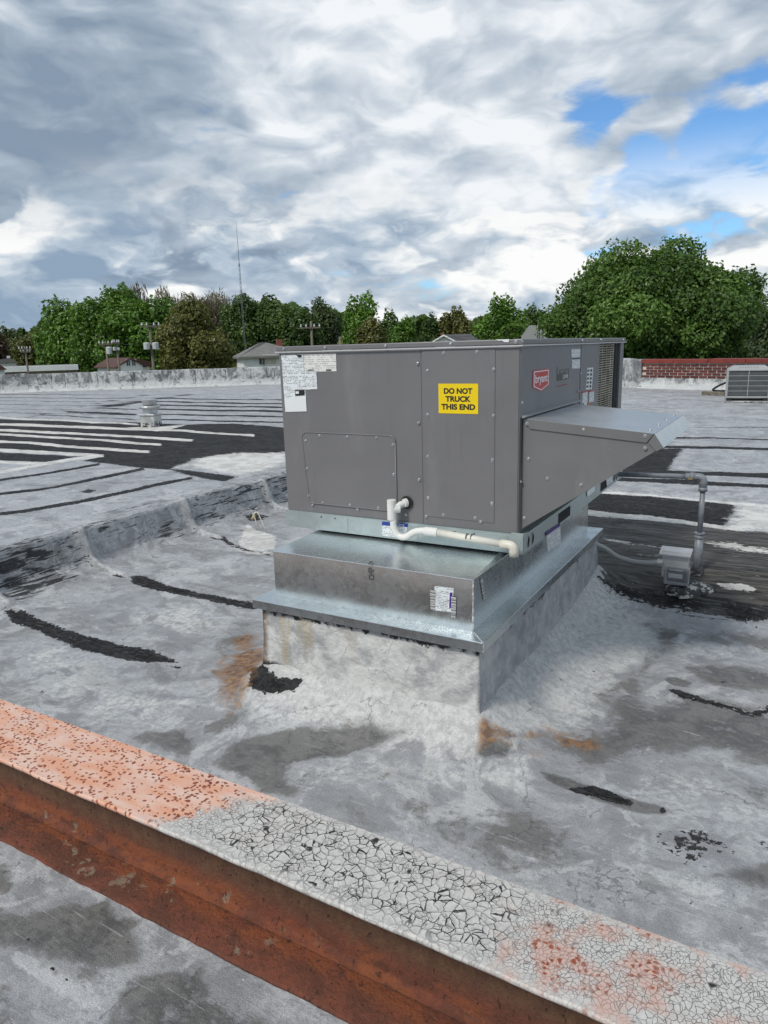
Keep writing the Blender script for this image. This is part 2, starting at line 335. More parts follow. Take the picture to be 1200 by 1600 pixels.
def m_paint(base):
    def f(gg, b, pos):
        big = gg.noise(pos, 2.2, 5, 0.5, 0.3); fine = gg.noise(pos, 420, 2, 0.6)
        dust = gg.ss(gg.noise(gg.scale(pos, (7, 7, 2.2)), 1.0, 6, 0.62), 0.52, 0.75)
        c = gg.mix(gg.ss(big, 0.3, 0.7), tuple(q*0.94 for q in base), tuple(q*1.05 for q in base))
        c = gg.mix(gg.m('MULTIPLY', dust, 0.13), c, (0.36, 0.355, 0.345))
        run = gg.m('MULTIPLY', gg.ss(gg.noise(gg.scale(pos, (38, 38, 1.1)), 1.0, 3, 0.6), 0.56, 0.68), gg.ss(gg.noise(pos, 3.0, 3), 0.45, 0.6))
        c = gg.mix(gg.m('MULTIPLY', run, 0.13), c, (0.07, 0.068, 0.066))
        sp = gg.m('MULTIPLY', gg.ss(gg.vor(pos, 38), 0.10, 0.05), gg.ss(gg.noise(pos, 12), 0.58, 0.64))
        c = gg.mix(gg.m('MULTIPLY', sp, 0.3), c, (0.5, 0.5, 0.5))
        gg.set(b.inputs['Base Color'], c)
        gg.set(b.inputs['Roughness'], gg.lin(dust, 0, 1, 0.38, 0.5))
        h = gg.m('ADD', gg.m('MULTIPLY', fine, 0.02), gg.noise(pos, 3.4, 2, 0.4)); gg.set(b.inputs['Normal'], gg.bump(h, 0.022, 0.6))
    return f
M_GREY = mat('grey_cabinet_paint', m_paint((0.172, 0.168, 0.172)))
M_GREY2 = mat('grey_side_panel_paint', m_paint((0.158, 0.168, 0.182)))
M_TAUPE = mat('taupe_hood_paint', m_paint((0.166, 0.165, 0.164)))
M_SCREW = mat('zinc_screw', color=(0.55, 0.55, 0.55), rough=0.3, metal=0.9)
M_PVC = mat('white_plastic_pipe', color=(0.74, 0.735, 0.70), rough=0.38, var=0.05, vscale=14)
M_PVCY = mat('yellowed_plastic_fitting', color=(0.66, 0.63, 0.53), rough=0.42, var=0.10, vscale=25)
M_BLACK = mat('black_rubber', color=(0.012, 0.012, 0.013), rough=0.6, var=0.2)
M_DARK = mat('dark_interior', color=(0.02, 0.02, 0.02), rough=0.9)
M_INK = mat('black_ink', color=(0.012, 0.012, 0.012), rough=0.5)
M_INKG = mat('faded_stamp_ink', color=(0.075, 0.085, 0.088), rough=0.5)
M_YEL = mat('yellow_sticker', color=(0.85, 0.62, 0.005), rough=0.35, var=0.02)
M_WHITE = mat('white_sticker', color=(0.76, 0.78, 0.78), rough=0.4, var=0.02)
M_RED = mat('red_badge', color=(0.50, 0.012, 0.022), rough=0.3, var=0.05)
M_BLUE = mat('blue_print', color=(0.015, 0.05, 0.30), rough=0.4, var=0.05)
M_PURP = mat('violet_print', color=(0.06, 0.02, 0.22), rough=0.4)
M_GREEN = mat('dark_green_print', color=(0.012, 0.035, 0.025), rough=0.4)
M_ORANGE = mat('orange_print', color=(0.35, 0.13, 0.03), rough=0.4, var=0.4, vscale=80)
def m_print(axis, rows=150, dark=0.10, ground=(0.74, 0.78, 0.80)):
    def f(gg, b, pos):
        s = gg.sep(pos); a = s[0 if axis == 'x' else 1]; z = s[2]
        zr = gg.m('MULTIPLY', z, rows); fr = gg.m('FRACT', zr); row = gg.m('FLOOR', zr)
        w = gg.noise(gg.comb(gg.m('MULTIPLY', a, 260), gg.m('MULTIPLY', row, 7.31), 0), 1.0, 2, 0.6)
        blk = gg.noise(gg.comb(gg.m('MULTIPLY', a, 22), gg.m('MULTIPLY', row, 0.55), 3), 1.0, 2, 0.5)
        k = gg.m('MULTIPLY', gg.m('MULTIPLY', gg.ss(w, 0.44, 0.52), gg.ss(blk, 0.42, 0.48)), gg.m('LESS_THAN', gg.m('ABSOLUTE', gg.m('SUBTRACT', fr, 0.5)), 0.26))
        gg.set(b.inputs['Base Color'], gg.mix(gg.m('MULTIPLY', k, 0.85), ground, (dark, dark, dark*1.1)))
        b.inputs['Roughness'].default_value = 0.4
    return f
M_PRINTX = mat('printed_label_front', m_print('x'))
M_PRINTX2 = mat('printed_note_front', m_print('x', 105, 0.30, (0.74, 0.75, 0.70)))
M_PRINTY = mat('printed_label_side', m_print('y', 170, 0.12))
def m_bar(gg, b, pos):
    z = gg.sep(pos)[2]; w = gg.noise(gg.comb(gg.m('MULTIPLY', z, 420), 0, 0), 1.0, 1, 0.5)
    gg.set(b.inputs['Base Color'], gg.mix(gg.ss(w, 0.47, 0.52), (0.72, 0.72, 0.70), (0.02, 0.02, 0.02)))
M_BAR = mat('barcode_print', m_bar)
def m_concrete_tar(gg, b, pos):
    n = gg.noise(pos, 30, 6, 0.65); n2 = gg.noise(gg.scale(pos, (1, 1, 2.2)), 14, 6, 0.7)
    c = gg.mix(gg.ss(n, 0.4, 0.65), (0.018, 0.018, 0.018), (0.07, 0.07, 0.07)); zz = gg.sep(pos)[2]
    c = gg.mix(gg.m('MULTIPLY', gg.ss(n2, 0.52, 0.56), gg.ss(zz, -0.52, -0.56)), c, (0.58, 0.57, 0.53))
    gg.set(b.inputs['Base Color'], c); b.inputs['Roughness'].default_value = 0.55
    gg.set(b.inputs['Normal'], gg.bump(n, 0.015))
M_TAR = mat('roofing_cement_mound', m_concrete_tar)
M_GPIPE = mat('grey_painted_pipe', color=(0.19, 0.207, 0.232), rough=0.42, var=0.18, vscale=22, bumpy=0.001)
M_CONDUIT = mat('grey_flexible_conduit', color=(0.36, 0.37, 0.365), rough=0.4, var=0.05)
M_BOX = mat('pale_grey_box_metal', color=(0.50, 0.51, 0.52), rough=0.4, metal=0.3, var=0.08)
M_BRASS = mat('brass_fitting', color=(0.55, 0.42, 0.15), rough=0.35, metal=0.8)
def m_clear(gg, b, pos):
    b.inputs['Base Color'].default_value = (0.85, 0.88, 0.9, 1); b.inputs['Transmission Weight'].default_value = 0.85; b.inputs['Roughness'].default_value = 0.12
M_CLEAR = mat('clear_plastic_cover', m_clear)

def m_beam_top(gg, b, pos):
    x, y, z = gg.sep(pos)
    n = gg.noise(pos, 6, 6, 0.6, 0.4); fine = gg.noise(pos, 70, 6, 0.65); wv = gg.node('ShaderNodeTexNoise', Vector=pos, Scale=22.0, Detail=3.0).outputs['Color']
    p = gg.vm('ADD', pos, gg.vm('MULTIPLY', gg.vm('SUBTRACT', wv, (0.5, 0.5, 0.5)), (0.034, 0.034, 0)))
    p = gg.vm('MULTIPLY', p, (1, 1, 0))
    flat = p
    # zones along the beam
    xe = gg.m('ADD', x, gg.m('ADD', gg.m('MULTIPLY', gg.m('SUBTRACT', n, 0.5), 0.30), gg.m('MULTIPLY', gg.m('ADD', y, 1.45), -0.9)))
    pinkL = gg.ss(gg.m('ADD', xe, gg.m('MULTIPLY', gg.m('SUBTRACT', fine, 0.5), 0.22)), -0.345, -0.425)
    blotch = gg.ss(gg.noise(gg.vm('ADD', pos, (0.31, 0.6, 0)), 7.0, 4, 0.6), 0.44, 0.58)
    pinkR = gg.m('MULTIPLY', gg.ss(x, 0.44, 0.54), blotch)
    # cracked grey-white paint
    big = gg.vor(flat, 43, 'DISTANCE_TO_EDGE'); small = gg.vor(flat, 88, 'DISTANCE_TO_EDGE')
    wsel = gg.m('MULTIPLY', gg.ss(gg.m('ADD', x, gg.m('MULTIPLY', n, 0.2)), -0.33, -0.12), gg.ss(x, 0.56, 0.46))
    wd = gg.lin(gg.noise(pos, 26, 4), 0.42, 0.68, 0.016, 0.080)
    cb = gg.m('SUBTRACT', 1.0, gg.ss(big, gg.m('MULTIPLY', wd, 0.5), wd)); cs = gg.m('MULTIPLY', gg.m('SUBTRACT', 1.0, gg.ss(small, 0.015, 0.06)), 0.62)
    edge = gg.m('MULTIPLY', gg.ss(y, -1.568, -1.53), gg.ss(y, -1.325, -1.35))
    cb = gg.m('MAXIMUM', cb, gg.m('MULTIPLY', cs, gg.m('MULTIPLY', gg.ss(gg.noise(pos, 12, 3), 0.46, 0.60), 0.9)))
    crack = gg.mix(wsel, cs, cb); crack = gg.m('MULTIPLY', gg.sep(crack)[0], gg.m('ADD', 0.35, gg.m('MULTIPLY', edge, 0.65)))
    chip = gg.m('MULTIPLY', gg.ss(gg.vor(flat, 19, 'F1'), 0.26, 0.20), gg.ss(gg.noise(pos, 11, 2), 0.60, 0.63))
    chip = gg.m('MULTIPLY', chip, gg.ss(fine, 0.36, 0.44))
    g0 = gg.mix(gg.ss(fine, 0.3, 0.7), (0.44, 0.425, 0.40), (0.58, 0.565, 0.535))
    g0 = gg.mix(gg.m('MULTIPLY', gg.ss(n, 0.5, 0.7), 0.3), g0, (0.60, 0.48, 0.43))
    g1 = gg.mix(gg.m('MAXIMUM', crack, chip), g0, (0.022, 0.020, 0.019))
    # pink primer with rust pinholes
    pk = gg.mix(gg.ss(gg.noise(gg.scale(pos, (4, 16, 1)), 1.5, 5, 0.55), 0.35, 0.68), (0.66, 0.32, 0.20), (0.68, 0.48, 0.39))
    pk = gg.mix(gg.m('MULTIPLY', gg.ss(n, 0.5, 0.7), 0.45), pk, (0.58, 0.46, 0.42))
    ps = gg.scale(flat, (1.0, 1.0, 1.0)); ps2 = gg.vm('MULTIPLY', flat, (0.78, 1.0, 0))
    sp = gg.vor(ps2, 92, 'F1'); spr = gg.sep(gg.vor(ps2, 92, 'F1', 'Color'))[0]
    thr = gg.m('MULTIPLY', gg.ss(gg.m('ADD', spr, gg.m('MULTIPLY', gg.m('SUBTRACT', gg.noise(pos, 5), 0.5), 2.6)), 0.22, 0.60), 0.50)
    spot = gg.m('SUBTRACT', 1.0, gg.ss(sp, gg.m('MULTIPLY', thr, 0.6), gg.m('ADD', thr, 0.02)))
    sp3 = gg.vor(gg.vm('MULTIPLY', flat, (0.6, 1.0, 0)), 48, 'F1'); sp3m = gg.m('MULTIPLY', gg.ss(gg.m('ADD', sp3, gg.m('MULTIPLY', gg.m('SUBTRACT', fine, 0.5), 0.35)), 0.24, 0.15), gg.ss(gg.noise(pos, 17, 2), 0.50, 0.56))
    spot = gg.m('MAXIMUM', spot, gg.m('MULTIPLY', sp3m, 0.85))
    pk = gg.mix(spot, pk, gg.mix(spr, (0.13, 0.026, 0.010), (0.30, 0.070, 0.024)))
    pkR = gg.mix(gg.m('MULTIPLY', spot, gg.ss(n, 0.40, 0.50)), gg.mix(gg.m('MULTIPLY', crack, 0.5), (0.55, 0.38, 0.32), (0.2, 0.1, 0.08)), (0.30, 0.075, 0.03))
    c = gg.mix(pinkR, g1, pkR); c = gg.mix(pinkL, c, pk)
    gg.set(b.inputs['Base Color'], c); b.inputs['Roughness'].default_value = 0.55
    cr_ = gg.m('MULTIPLY', gg.m('MAXIMUM', crack, chip), gg.m('SUBTRACT', 1.0, pinkL))
    h = gg.m('SUBTRACT', gg.m('ADD', gg.m('MULTIPLY', fine, 0.35), gg.m('MULTIPLY', gg.m('SUBTRACT', 1.0, gg.ss(big, 0.0, 0.20)), gg.m('MULTIPLY', wsel, 0.55))), gg.m('ADD', cr_, gg.m('MULTIPLY', gg.m('MULTIPLY', spot, pinkL), -0.35)))
    gg.set(b.inputs['Normal'], gg.bump(h, 0.0025, 0.9))
M_BEAMTOP = mat('cracked_and_primed_beam_paint', m_beam_top)
def m_rust(gg, b, pos):
    x, y, z = gg.sep(pos)
    st = gg.noise(gg.scale(pos, (30, 34, 18)), 1, 6, 0.7, 0.4); mid = gg.noise(pos, 9, 7, 0.68, 0.5); fine = gg.noise(pos, 90, 5, 0.7)
    c = gg.mix(gg.ss(mid, 0.40, 0.60), (0.085, 0.024, 0.016), (0.185, 0.046, 0.026))
    c = gg.mix(gg.m('MULTIPLY', gg.ss(st, 0.48, 0.62), 0.6), c, (0.085, 0.030, 0.018))
    hi = gg.ss(gg.m('ADD', z, gg.m('MULTIPLY', gg.m('SUBTRACT', mid, 0.5), 0.12)), -0.675, -0.60)      # dark olive coat plus painted-in shade of the top flange, higher up the web
    c = gg.mix(gg.m('MULTIPLY', hi, 0.85), c, gg.mix(gg.ss(st, 0.35, 0.65), (0.034, 0.020, 0.014), (0.095, 0.060, 0.030)))
    org = gg.m('MULTIPLY', gg.ss(gg.noise(gg.scale(pos, (3.5, 7, 7)), 1.8, 7, 0.7, 0.4), 0.44, 0.56), gg.m('MULTIPLY', gg.ss(z, -0.63, -0.68), gg.ss(y, -1.55, -1.50)))
    c = gg.mix(gg.m('MULTIPLY', org, 0.75), c, (0.28, 0.075, 0.022))
    flk = gg.m('MULTIPLY', gg.ss(gg.noise(gg.vm('ADD', pos, (3, 0, 0)), 13, 6, 0.65, 0.3), 0.60, 0.64), gg.ss(gg.noise(pos, 3.0, 2), 0.47, 0.55))
    c = gg.mix(gg.m('MULTIPLY', flk, gg.m('MULTIPLY', gg.ss(z, -0.64, -0.70), 0.8)), c, (0.27, 0.235, 0.18))
    pit = gg.m('MULTIPLY', gg.ss(gg.noise(gg.scale(pos, (60, 60, 24)), 1, 3, 0.6), 0.64, 0.68), 0.8)
    c = gg.mix(pit, c, (0.015, 0.010, 0.008))
    c = gg.mix(0.25, c, gg.mix(fine, (0.02, 0.01, 0.005), (0.35, 0.15, 0.07)))
    gg.set(b.inputs['Base Color'], c); b.inputs['Roughness'].default_value = 0.8
    gg.set(b.inputs['Normal'], gg.bump(gg.m('ADD', gg.m('MULTIPLY', fine, 1.2), gg.m('ADD', st, gg.m('MULTIPLY', pit, -1.0))), 0.006, 1.0))
M_RUST = mat('rusted_steel', m_rust)

def leaf_mat(name, lo, hi):
    def f(gg, b, pos):
        t = attr(gg, 'tint', 'Fac')
        c = gg.mix(t, lo, hi)
        gg.set(b.inputs['Base Color'], c); b.inputs['Roughness'].default_value = 0.45
        tr = gg.node('ShaderNodeBsdfTranslucent', Color=gg.mix(0.35, c, (0.12, 0.20, 0.01)))
        mx = gg.node('ShaderNodeMixShader', i0=0.32, i1=b.outputs[0], i2=tr.outputs[0])
        gg.l.new(mx.outputs[0], gg.n['Material Output'].inputs[0])
    return mat(name, f)
LM = dict(
    maple=leaf_mat('maple_leaves', (0.032, 0.076, 0.014), (0.16, 0.28, 0.05)),
    green=leaf_mat('green_leaves', (0.050, 0.120, 0.016), (0.18, 0.34, 0.045)),
    dark=leaf_mat('dark_leaves', (0.038, 0.080, 0.02), (0.13, 0.21, 0.05)),
    olive=leaf_mat('olive_bud_leaves', (0.085, 0.095, 0.022), (0.21, 0.205, 0.055)),
    brown=leaf_mat('brown_twig_buds', (0.13, 0.11, 0.08), (0.24, 0.21, 0.15)),
    bright=leaf_mat('bright_green_leaves', (0.055, 0.125, 0.012), (0.12, 0.22, 0.03)),
    pale=leaf_mat('pale_green_leaves', (0.055, 0.085, 0.035), (0.11, 0.15, 0.06)),
    red=leaf_mat('reddish_leaves', (0.060, 0.030, 0.024), (0.11, 0.055, 0.04)),
    conifer=leaf_mat('conifer_needles', (0.010, 0.022, 0.014), (0.028, 0.045, 0.028)))
M_BARK = mat('bark', color=(0.075, 0.062, 0.05), rough=0.9, var=0.3, vscale=4, bumpy=0.02)
M_POLE = mat('weathered_pole_wood', color=(0.15, 0.125, 0.10), rough=0.85, var=0.2, vscale=3)
M_TRANS = mat('transformer_enamel', color=(0.50, 0.52, 0.53), rough=0.4, var=0.05)
M_WIRE = mat('dark_wire', color=(0.03, 0.03, 0.035), rough=0.6)
M_STEEL = mat('mast_steel', color=(0.16, 0.17, 0.18), rough=0.5)
M_HWHITE = mat('white_siding', color=(0.76, 0.77, 0.76), rough=0.6, var=0.06, vscale=1.5)
M_SHING = mat('grey_shingle', color=(0.17, 0.165, 0.155), rough=0.9, var=0.15, vscale=2.5)
M_SHINGD = mat('dark_shingle', color=(0.09, 0.09, 0.095), rough=0.9, var=0.15, vscale=2.5)
M_RROOF = mat('red_brown_roof', color=(0.085, 0.042, 0.034), rough=0.85, var=0.2, vscale=2)
M_GLASSD = mat('dark_window_glass', color=(0.03, 0.035, 0.04), rough=0.12)
M_BRICKC = mat('chimney_brick', color=(0.22, 0.075, 0.05), rough=0.85, var=0.2, vscale=6)

# ---------------------------------------------------------------- numpy value noise
_T = rng.random((256, 256))
def vnoise(x, y, s, o=4):
    t = np.zeros_like(x); a = 1.0; tot = 0
    for i in range(o):
        u, v = x*s+17.3*i, y*s+5.1*i; iu, iv = np.floor(u).astype(int), np.floor(v).astype(int); fu, fv = u-iu, v-iv
        fu = fu*fu*(3-2*fu); fv = fv*fv*(3-2*fv)
        q = lambda a_, b_: _T[a_ % 256, b_ % 256]
        t += a*((q(iu, iv)*(1-fu)+q(iu+1, iv)*fu)*(1-fv)+(q(iu, iv+1)*(1-fu)+q(iu+1, iv+1)*fu)*fv); tot += a; a *= .5; s *= 2.03
    return t/tot
def sst(a, b, x): t = np.clip((x-a)/(b-a), 0, 1); return t*t*(3-2*t)

# ---------------------------------------------------------------- the roof, one sheet with its sunken bay
ZL, ZB = -0.40, -0.70
def axis(*segs):
    r = [np.arange(a, b, s) for a, b, s in segs]; return np.concatenate(r)
xs = axis((-75, -30, 1.2), (-30, -14, 0.5), (-14, -9, 0.1), (-9, -3.9, 0.045), (-3.9, -3.72, 0.02), (-3.72, -3.40, 0.009), (-3.40, 1.6, 0.02), (1.6, 3.6, 0.06), (3.6, 12, 0.3), (12, 45, 1.2))
ys = axis((-7, -3, 0.2), (-3, 3.5, 0.02), (3.5, 8, 0.03), (8, 14, 0.07), (14, 32, 0.2), (32, 50, 1.0))
X, Y = np.meshgrid(xs, ys, indexing='ij')
CUR = (-1.09, -0.015, -0.37, 1.49)          # roof curb footprint
SEAM = [-1.05, -0.22, 0.56, 1.62, 2.7]      # laps in the upstand
# high roof to the left; far field on the right climbing gently
H_right = -0.52 + 0.22*np.clip((Y-2.0)/13, 0, 1)
H_high = np.where(X < -9, ZL, 0); tL = sst(-9, -3.7, X); H_high = ZL*(1-tL*sst(5, 9, Y)) + H_right*tL*sst(5, 9, Y)
edge_x = -3.60 + 0.05*(vnoise(X*0, Y, 0.9, 3)-0.5)*2
for s_ in SEAM: edge_x = edge_x + 0.035*np.exp(-((Y-s_)/0.035)**2)
d = X-edge_x
drop = np.where(d < 0, 0.0, np.where(d < 0.085, 0.72*(np.clip(d, 0, 1)/0.085)**0.9, 0.72+0.28*(1-np.exp(-(np.maximum(d, 0.085)-0.085)/0.12))))
drop = np.clip(drop, 0, 1)
H = ZL + (ZB-ZL)*drop + 0.012*np.exp(-((d+0.05)/0.05)**2)
# rear edge of the bay: a gentle ramp
yb = 3.9 - 2.9*sst(-1.9, -0.6, X)
ramp = sst(0, 1.05, Y-yb)
Hhi = np.where(X < -3.7, ZL, ZL*(1-sst(-3.7, -1.5, X)) + H_right*sst(-3.7, -1.5, X))
H = np.where(X > -3.8, H*(1-ramp)+Hhi*ramp, H)
H = np.where((Y > 5), Hhi*(1-sst(5, 9, Y)) + H_high*sst(5, 9, Y), H)
# coating fillets running up the curb, and low ground toward the beam
cx_ = np.maximum(np.maximum(CUR[0]-X, X-CUR[1]), 0); cy_ = np.maximum(np.maximum(CUR[2]-Y, Y-CUR[3]), 0); dc = np.hypot(cx_, cy_)
H += 0.150*np.exp(-(dc/0.14)**1.15)
H -= 0.035*sst(-0.9, -1.7, Y)
H += 0.034*(vnoise(X, Y, 1.1, 3)-0.5) + 0.010*(vnoise(X, Y, 6.0, 3)-0.5)
near = np.exp(-(dc/0.35)**2); H += near*0.040*(vnoise(X, Y, 7, 3)-0.5)
H = np.where(Y < -1.2, np.minimum(H, -0.727), H)
for s_ in SEAM: H += 0.014*sst(s_-0.035, s_-0.022, Y)*sst(s_+0.10, s_+0.03, Y)*sst(-3.66, -3.62, X)*sst(-2.9, -3.1, X)
# roof outline: inside the parapets
PA0, PA1 = at(45, 612.5, ZL), at(438, 600, ZL)
dA = (PA1-PA0)[:2]/np.linalg.norm((PA1-PA0)[:2])
BZ = -0.30
PB0, PB1 = at(1000, 606, BZ), at(1200, 612, BZ)
dB = (PB1-PB0)[:2]/np.linalg.norm((PB1-PB0)[:2])
nA = np.array([-dA[1], dA[0]]); nB = np.array([-dB[1], dB[0]])      # outward normals
XC, YC = (X[:-1, :-1]+X[1:, 1:])/2, (Y[:-1, :-1]+Y[1:, 1:])/2
keep = ((XC-PA0[0])*nA[0]+(YC-PA0[1])*nA[1] < 0.3)
keepB = ((XC-PB0[0])*nB[0]+(YC-PB0[1])*nB[1] < 0.3) | ((XC-PB0[0])*dB[0]+(YC-PB0[1])*dB[1] < -0.8)
keep &= keepB

WX = (vnoise(X, Y, 3.3, 5)-0.5)*2; WY = (vnoise(X+50, Y+20, 3.3, 5)-0.5)*2
PA = np.zeros(X.shape+(4,), np.float32); PB = np.zeros_like(PA); PC = np.zeros_like(PA)
PA[..., 3] = PB[..., 3] = PC[..., 3] = 1
def roof_h(x, y): return float(H[np.clip(np.searchsorted(xs, x), 0, len(xs)-1), np.clip(np.searchsorted(ys, y), 0, len(ys)-1)])
def on_roof(px, py, z):
    best_ = at(px, py, z)
    for _ in range(6):
        h_ = 0.5*roof_h(best_[0], best_[1])+0.5*best_[2]; best_ = at(px, py, h_)
    return best_
def paint(arr, ch, pts, z, soft=0.03, amt=1.0):
    w = np.array([on_roof(px, py, z)[:2] for px, py in pts])
    i0, i1 = np.searchsorted(xs, (w[:, 0].min()-soft*2, w[:, 0].max()+soft*2)); j0, j1 = np.searchsorted(ys, (w[:, 1].min()-soft*2, w[:, 1].max()+soft*2))
    if i1 <= i0 or j1 <= j0: return
    wa = min(0.09, 0.012+soft*0.9)
    x, y = X[i0:i1, j0:j1]+wa*WX[i0:i1, j0:j1], Y[i0:i1, j0:j1]+wa*0.6*WY[i0:i1, j0:j1]; best = np.full(x.shape, 1e9); ins = np.zeros(x.shape, bool)
    for k in range(len(w)):
        a, b_ = w[k-1], w[k]; e_ = b_-a; L = max(e_@e_, 1e-12)
        t = np.clip(((x-a[0])*e_[0]+(y-a[1])*e_[1])/L, 0, 1)
        best = np.minimum(best, np.hypot(x-a[0]-t*e_[0], y-a[1]-t*e_[1]))
        c_ = ((a[1] > y) != (b_[1] > y)) & (x < (b_[0]-a[0])*(y-a[1])/(b_[1]-a[1]+1e-12)+a[0]); ins ^= c_
    sdv = np.where(ins, -best, best); v = np.clip(0.5-sdv/(2*soft), 0, 1)*amt
    arr[i0:i1, j0:j1, ch] = np.maximum(arr[i0:i1, j0:j1, ch], v)
def stroke(arr, ch, pts, w, z, soft=0.03, amt=1.0):
    P = np.array(pts, float); t = np.gradient(P, axis=0); t /= np.linalg.norm(t, axis=1)[:, None]; n = np.stack([-t[:, 1], t[:, 0]], 1)
    ww = np.array(w if isinstance(w, (list, tuple)) else [w]*len(P), float)[:, None]/2
    paint(arr, ch, list(map(tuple, P+n*ww))+list(map(tuple, (P-n*ww)[::-1])), z, soft, amt)
T, S, W_ = (PA, 0), (PA, 1), (PA, 2); R_, A2, BR = (PB, 0), (PB, 1), (PB, 2); PALE = (PC, 0)
# -- left field: bitumen field with white laps
paint(*T, [(-400, 640), (0, 655), (292, 663.5), (369, 662), (520, 674), (520, 706), (446, 708), (306, 717), (262, 734), (225, 731), (131, 720), (161, 712), (0, 704), (-400, 690)], ZL, 0.05)
paint(*T, [(-300, 700), (0, 707), (124, 713), (68, 722), (0, 719), (-300, 715)], ZL, 0.04)
paint(*T, [(255, 732), (300, 736), (370, 745), (350, 752), (300, 744)], ZL, 0.05)
for pts, w in (([(-300, 641), (0, 652), (15, 653.5), (105, 657), (215, 663.5)], 2.6), ([(-300, 652), (0, 663), (190, 670), (290, 673), (397, 681)], 3.4), ([(-300, 660), (0, 672), (110, 677), (300, 688)], 3.4), ([(-300, 666), (0, 678.5), (100, 684), (252, 695)], 3.2),
               ([(-300, 676), (0, 690), (50, 692), (110, 698), (233, 706)], 4), ([(-300, 690), (0, 703), (75, 707), (155, 712)], 4.5), ([(161, 712), (110, 718.5), (68, 725), (0, 738), (-80, 753)], 4.5), ([(-100, 720), (0, 722), (68, 725)], 4)):
    stroke(*W_, pts, w, ZL, 0.018)
paint(*W_, [(200, 668), (292, 663.5), (262, 672), (225, 672)], ZL, 0.03)
paint(*W_, [(306, 717), (346, 710), (446, 706), (446, 726), (405, 735), (370, 742), (330, 736), (300, 728), (270, 733)], ZL, 0.12, 0.86)
for pts, w in (([(-100, 764), (0, 750), (60, 742), (155, 725)], 3.5), ([(-100, 788), (0, 772), (60, 765), (130, 752), (225, 732)], 4.0), ([(-100, 822), (0, 803), (60, 795), (120, 785), (200, 768), (300, 746)], 5.0)):
    stroke(*T, pts, w, ZL, 0.02)
paint(*T, [(122, 768), (135, 764), (152, 765), (145, 770), (128, 771)], ZL, 0.03, 0.8)
for (y0, y1, w) in ((622, 625.5, 1.2), (627, 631, 1.8), (632.5, 637, 2.2), (639, 643.5, 2.4), (647, 651.5, 2.2), (655, 660.5, 2.0)):
    stroke(*T, [(240, y0), (340, (y0+y1)/2+0.3), (520, y1+1)], w, ZL, 0.05)
stroke(*T, [(140, 637.5), (188, 632.5), (218, 628)], [1, 4.5, 4.5], ZL, 0.05); stroke(*T, [(218, 629), (250, 623), (300, 616)], [3, 2, 1], ZL, 0.08)
stroke(*T, [(105, 643.5), (213, 648)], 2.6, ZL, 0.05); stroke(*T, [(145, 637), (213, 640)], 1.6, ZL, 0.05); stroke(*T, [(60, 648), (213, 656)], 1.4, ZL, 0.05)
for y0, y1 in ((616, 617.5), (621, 623), (626, 628.5), (632, 635), (639, 641), (645, 648)): stroke(*T, [(-200, y0-4), (0, y0), (200, y1)], 0.9, ZL, 0.09, 0.7)
stroke(*T, [(40, 653), (100, 641), (180, 625), (230, 617)], 1.0, ZL, 0.05, 0.8)
# -- right field
ZR = -0.50; ZR2 = -0.46
stroke(*T, [(1040, 684), (1100, 684.5), (1300, 687)], 2.2, -0.43, 0.03)
stroke(*T, [(1015, 698), (1100, 699.5), (1200, 702), (1400, 707)], 4, -0.44, 0.03)
stroke(*T, [(980, 668), (1100, 668), (1300, 668.5)], 1.2, -0.40, 0.05, 0.8)
paint(*T, [(1063, 701), (1058, 712), (1052, 724), (1043, 738), (900, 738), (930, 700)], -0.44, 0.05)
stroke(*T, [(980, 736), (1040, 738), (1120, 740), (1200, 743), (1400, 750)], [5, 6, 6, 8, 9], -0.46, 0.03)
stroke(*T, [(900, 746), (968, 749), (1060, 752), (1100, 755), (1200, 760), (1400, 768)], [6, 6, 7, 6, 5, 5], -0.47, 0.03)
paint(*T, [(880, 765), (938, 771), (1000, 775), (1100, 784), (1150, 789), (1130, 824), (1080, 816), (1000, 806), (928, 800), (870, 795)], -0.49, 0.04)
stroke(*W_, [(880, 764), (938, 769.5), (1000, 773), (1100, 782), (1168, 788), (1400, 805)], [3, 3.4, 3, 3, 5, 6], -0.49, 0.02)
paint(*W_, [(1150, 789), (1230, 790), (1300, 832), (1230, 834), (1130, 824)], -0.49, 0.12, 0.72)
paint(*A2, [(820, 796), (925, 800), (1080, 817), (1165, 829), (1500, 860), (1500, 1000), (1200, 966), (1140, 962), (1060, 948), (990, 934), (950, 915), (930, 885), (820, 870)], -0.53, 0.07)
stroke(*W_, [(870, 795), (928, 802), (1000, 808), (1080, 817), (1130, 824), (1165, 829)], [6, 9, 8, 6, 6, 4], -0.495, 0.035, 0.9)
paint(*W_, [(1098, 847), (1140, 846), (1180, 853), (1300, 870), (1300, 880), (1190, 864), (1130, 856)], -0.51, 0.06, 0.75)
paint(*W_, [(1121, 908), (1150, 909), (1175, 915), (1189, 926), (1165, 923), (1128, 918)], -0.55, 0.03, 0.95)
stroke(*W_, [(943, 841), (965, 845), (986, 849)], 4, -0.51, 0.03, 0.8); stroke(*W_, [(990, 850), (1020, 853), (1042, 857)], 3, -0.51, 0.03, 0.7)
paint(*W_, [(985, 862), (1030, 865), (1030, 871), (990, 868)], -0.52, 0.05, 0.45)
paint(*T, [(1130, 940), (1200, 948), (1300, 960), (1300, 985), (1200, 968), (1150, 966)], -0.58, 0.05)
paint(*T, [(940, 905), (1000, 925), (1055, 925), (1100, 945), (1060, 950), (990, 936), (945, 918)], -0.56, 0.06, 0.9)
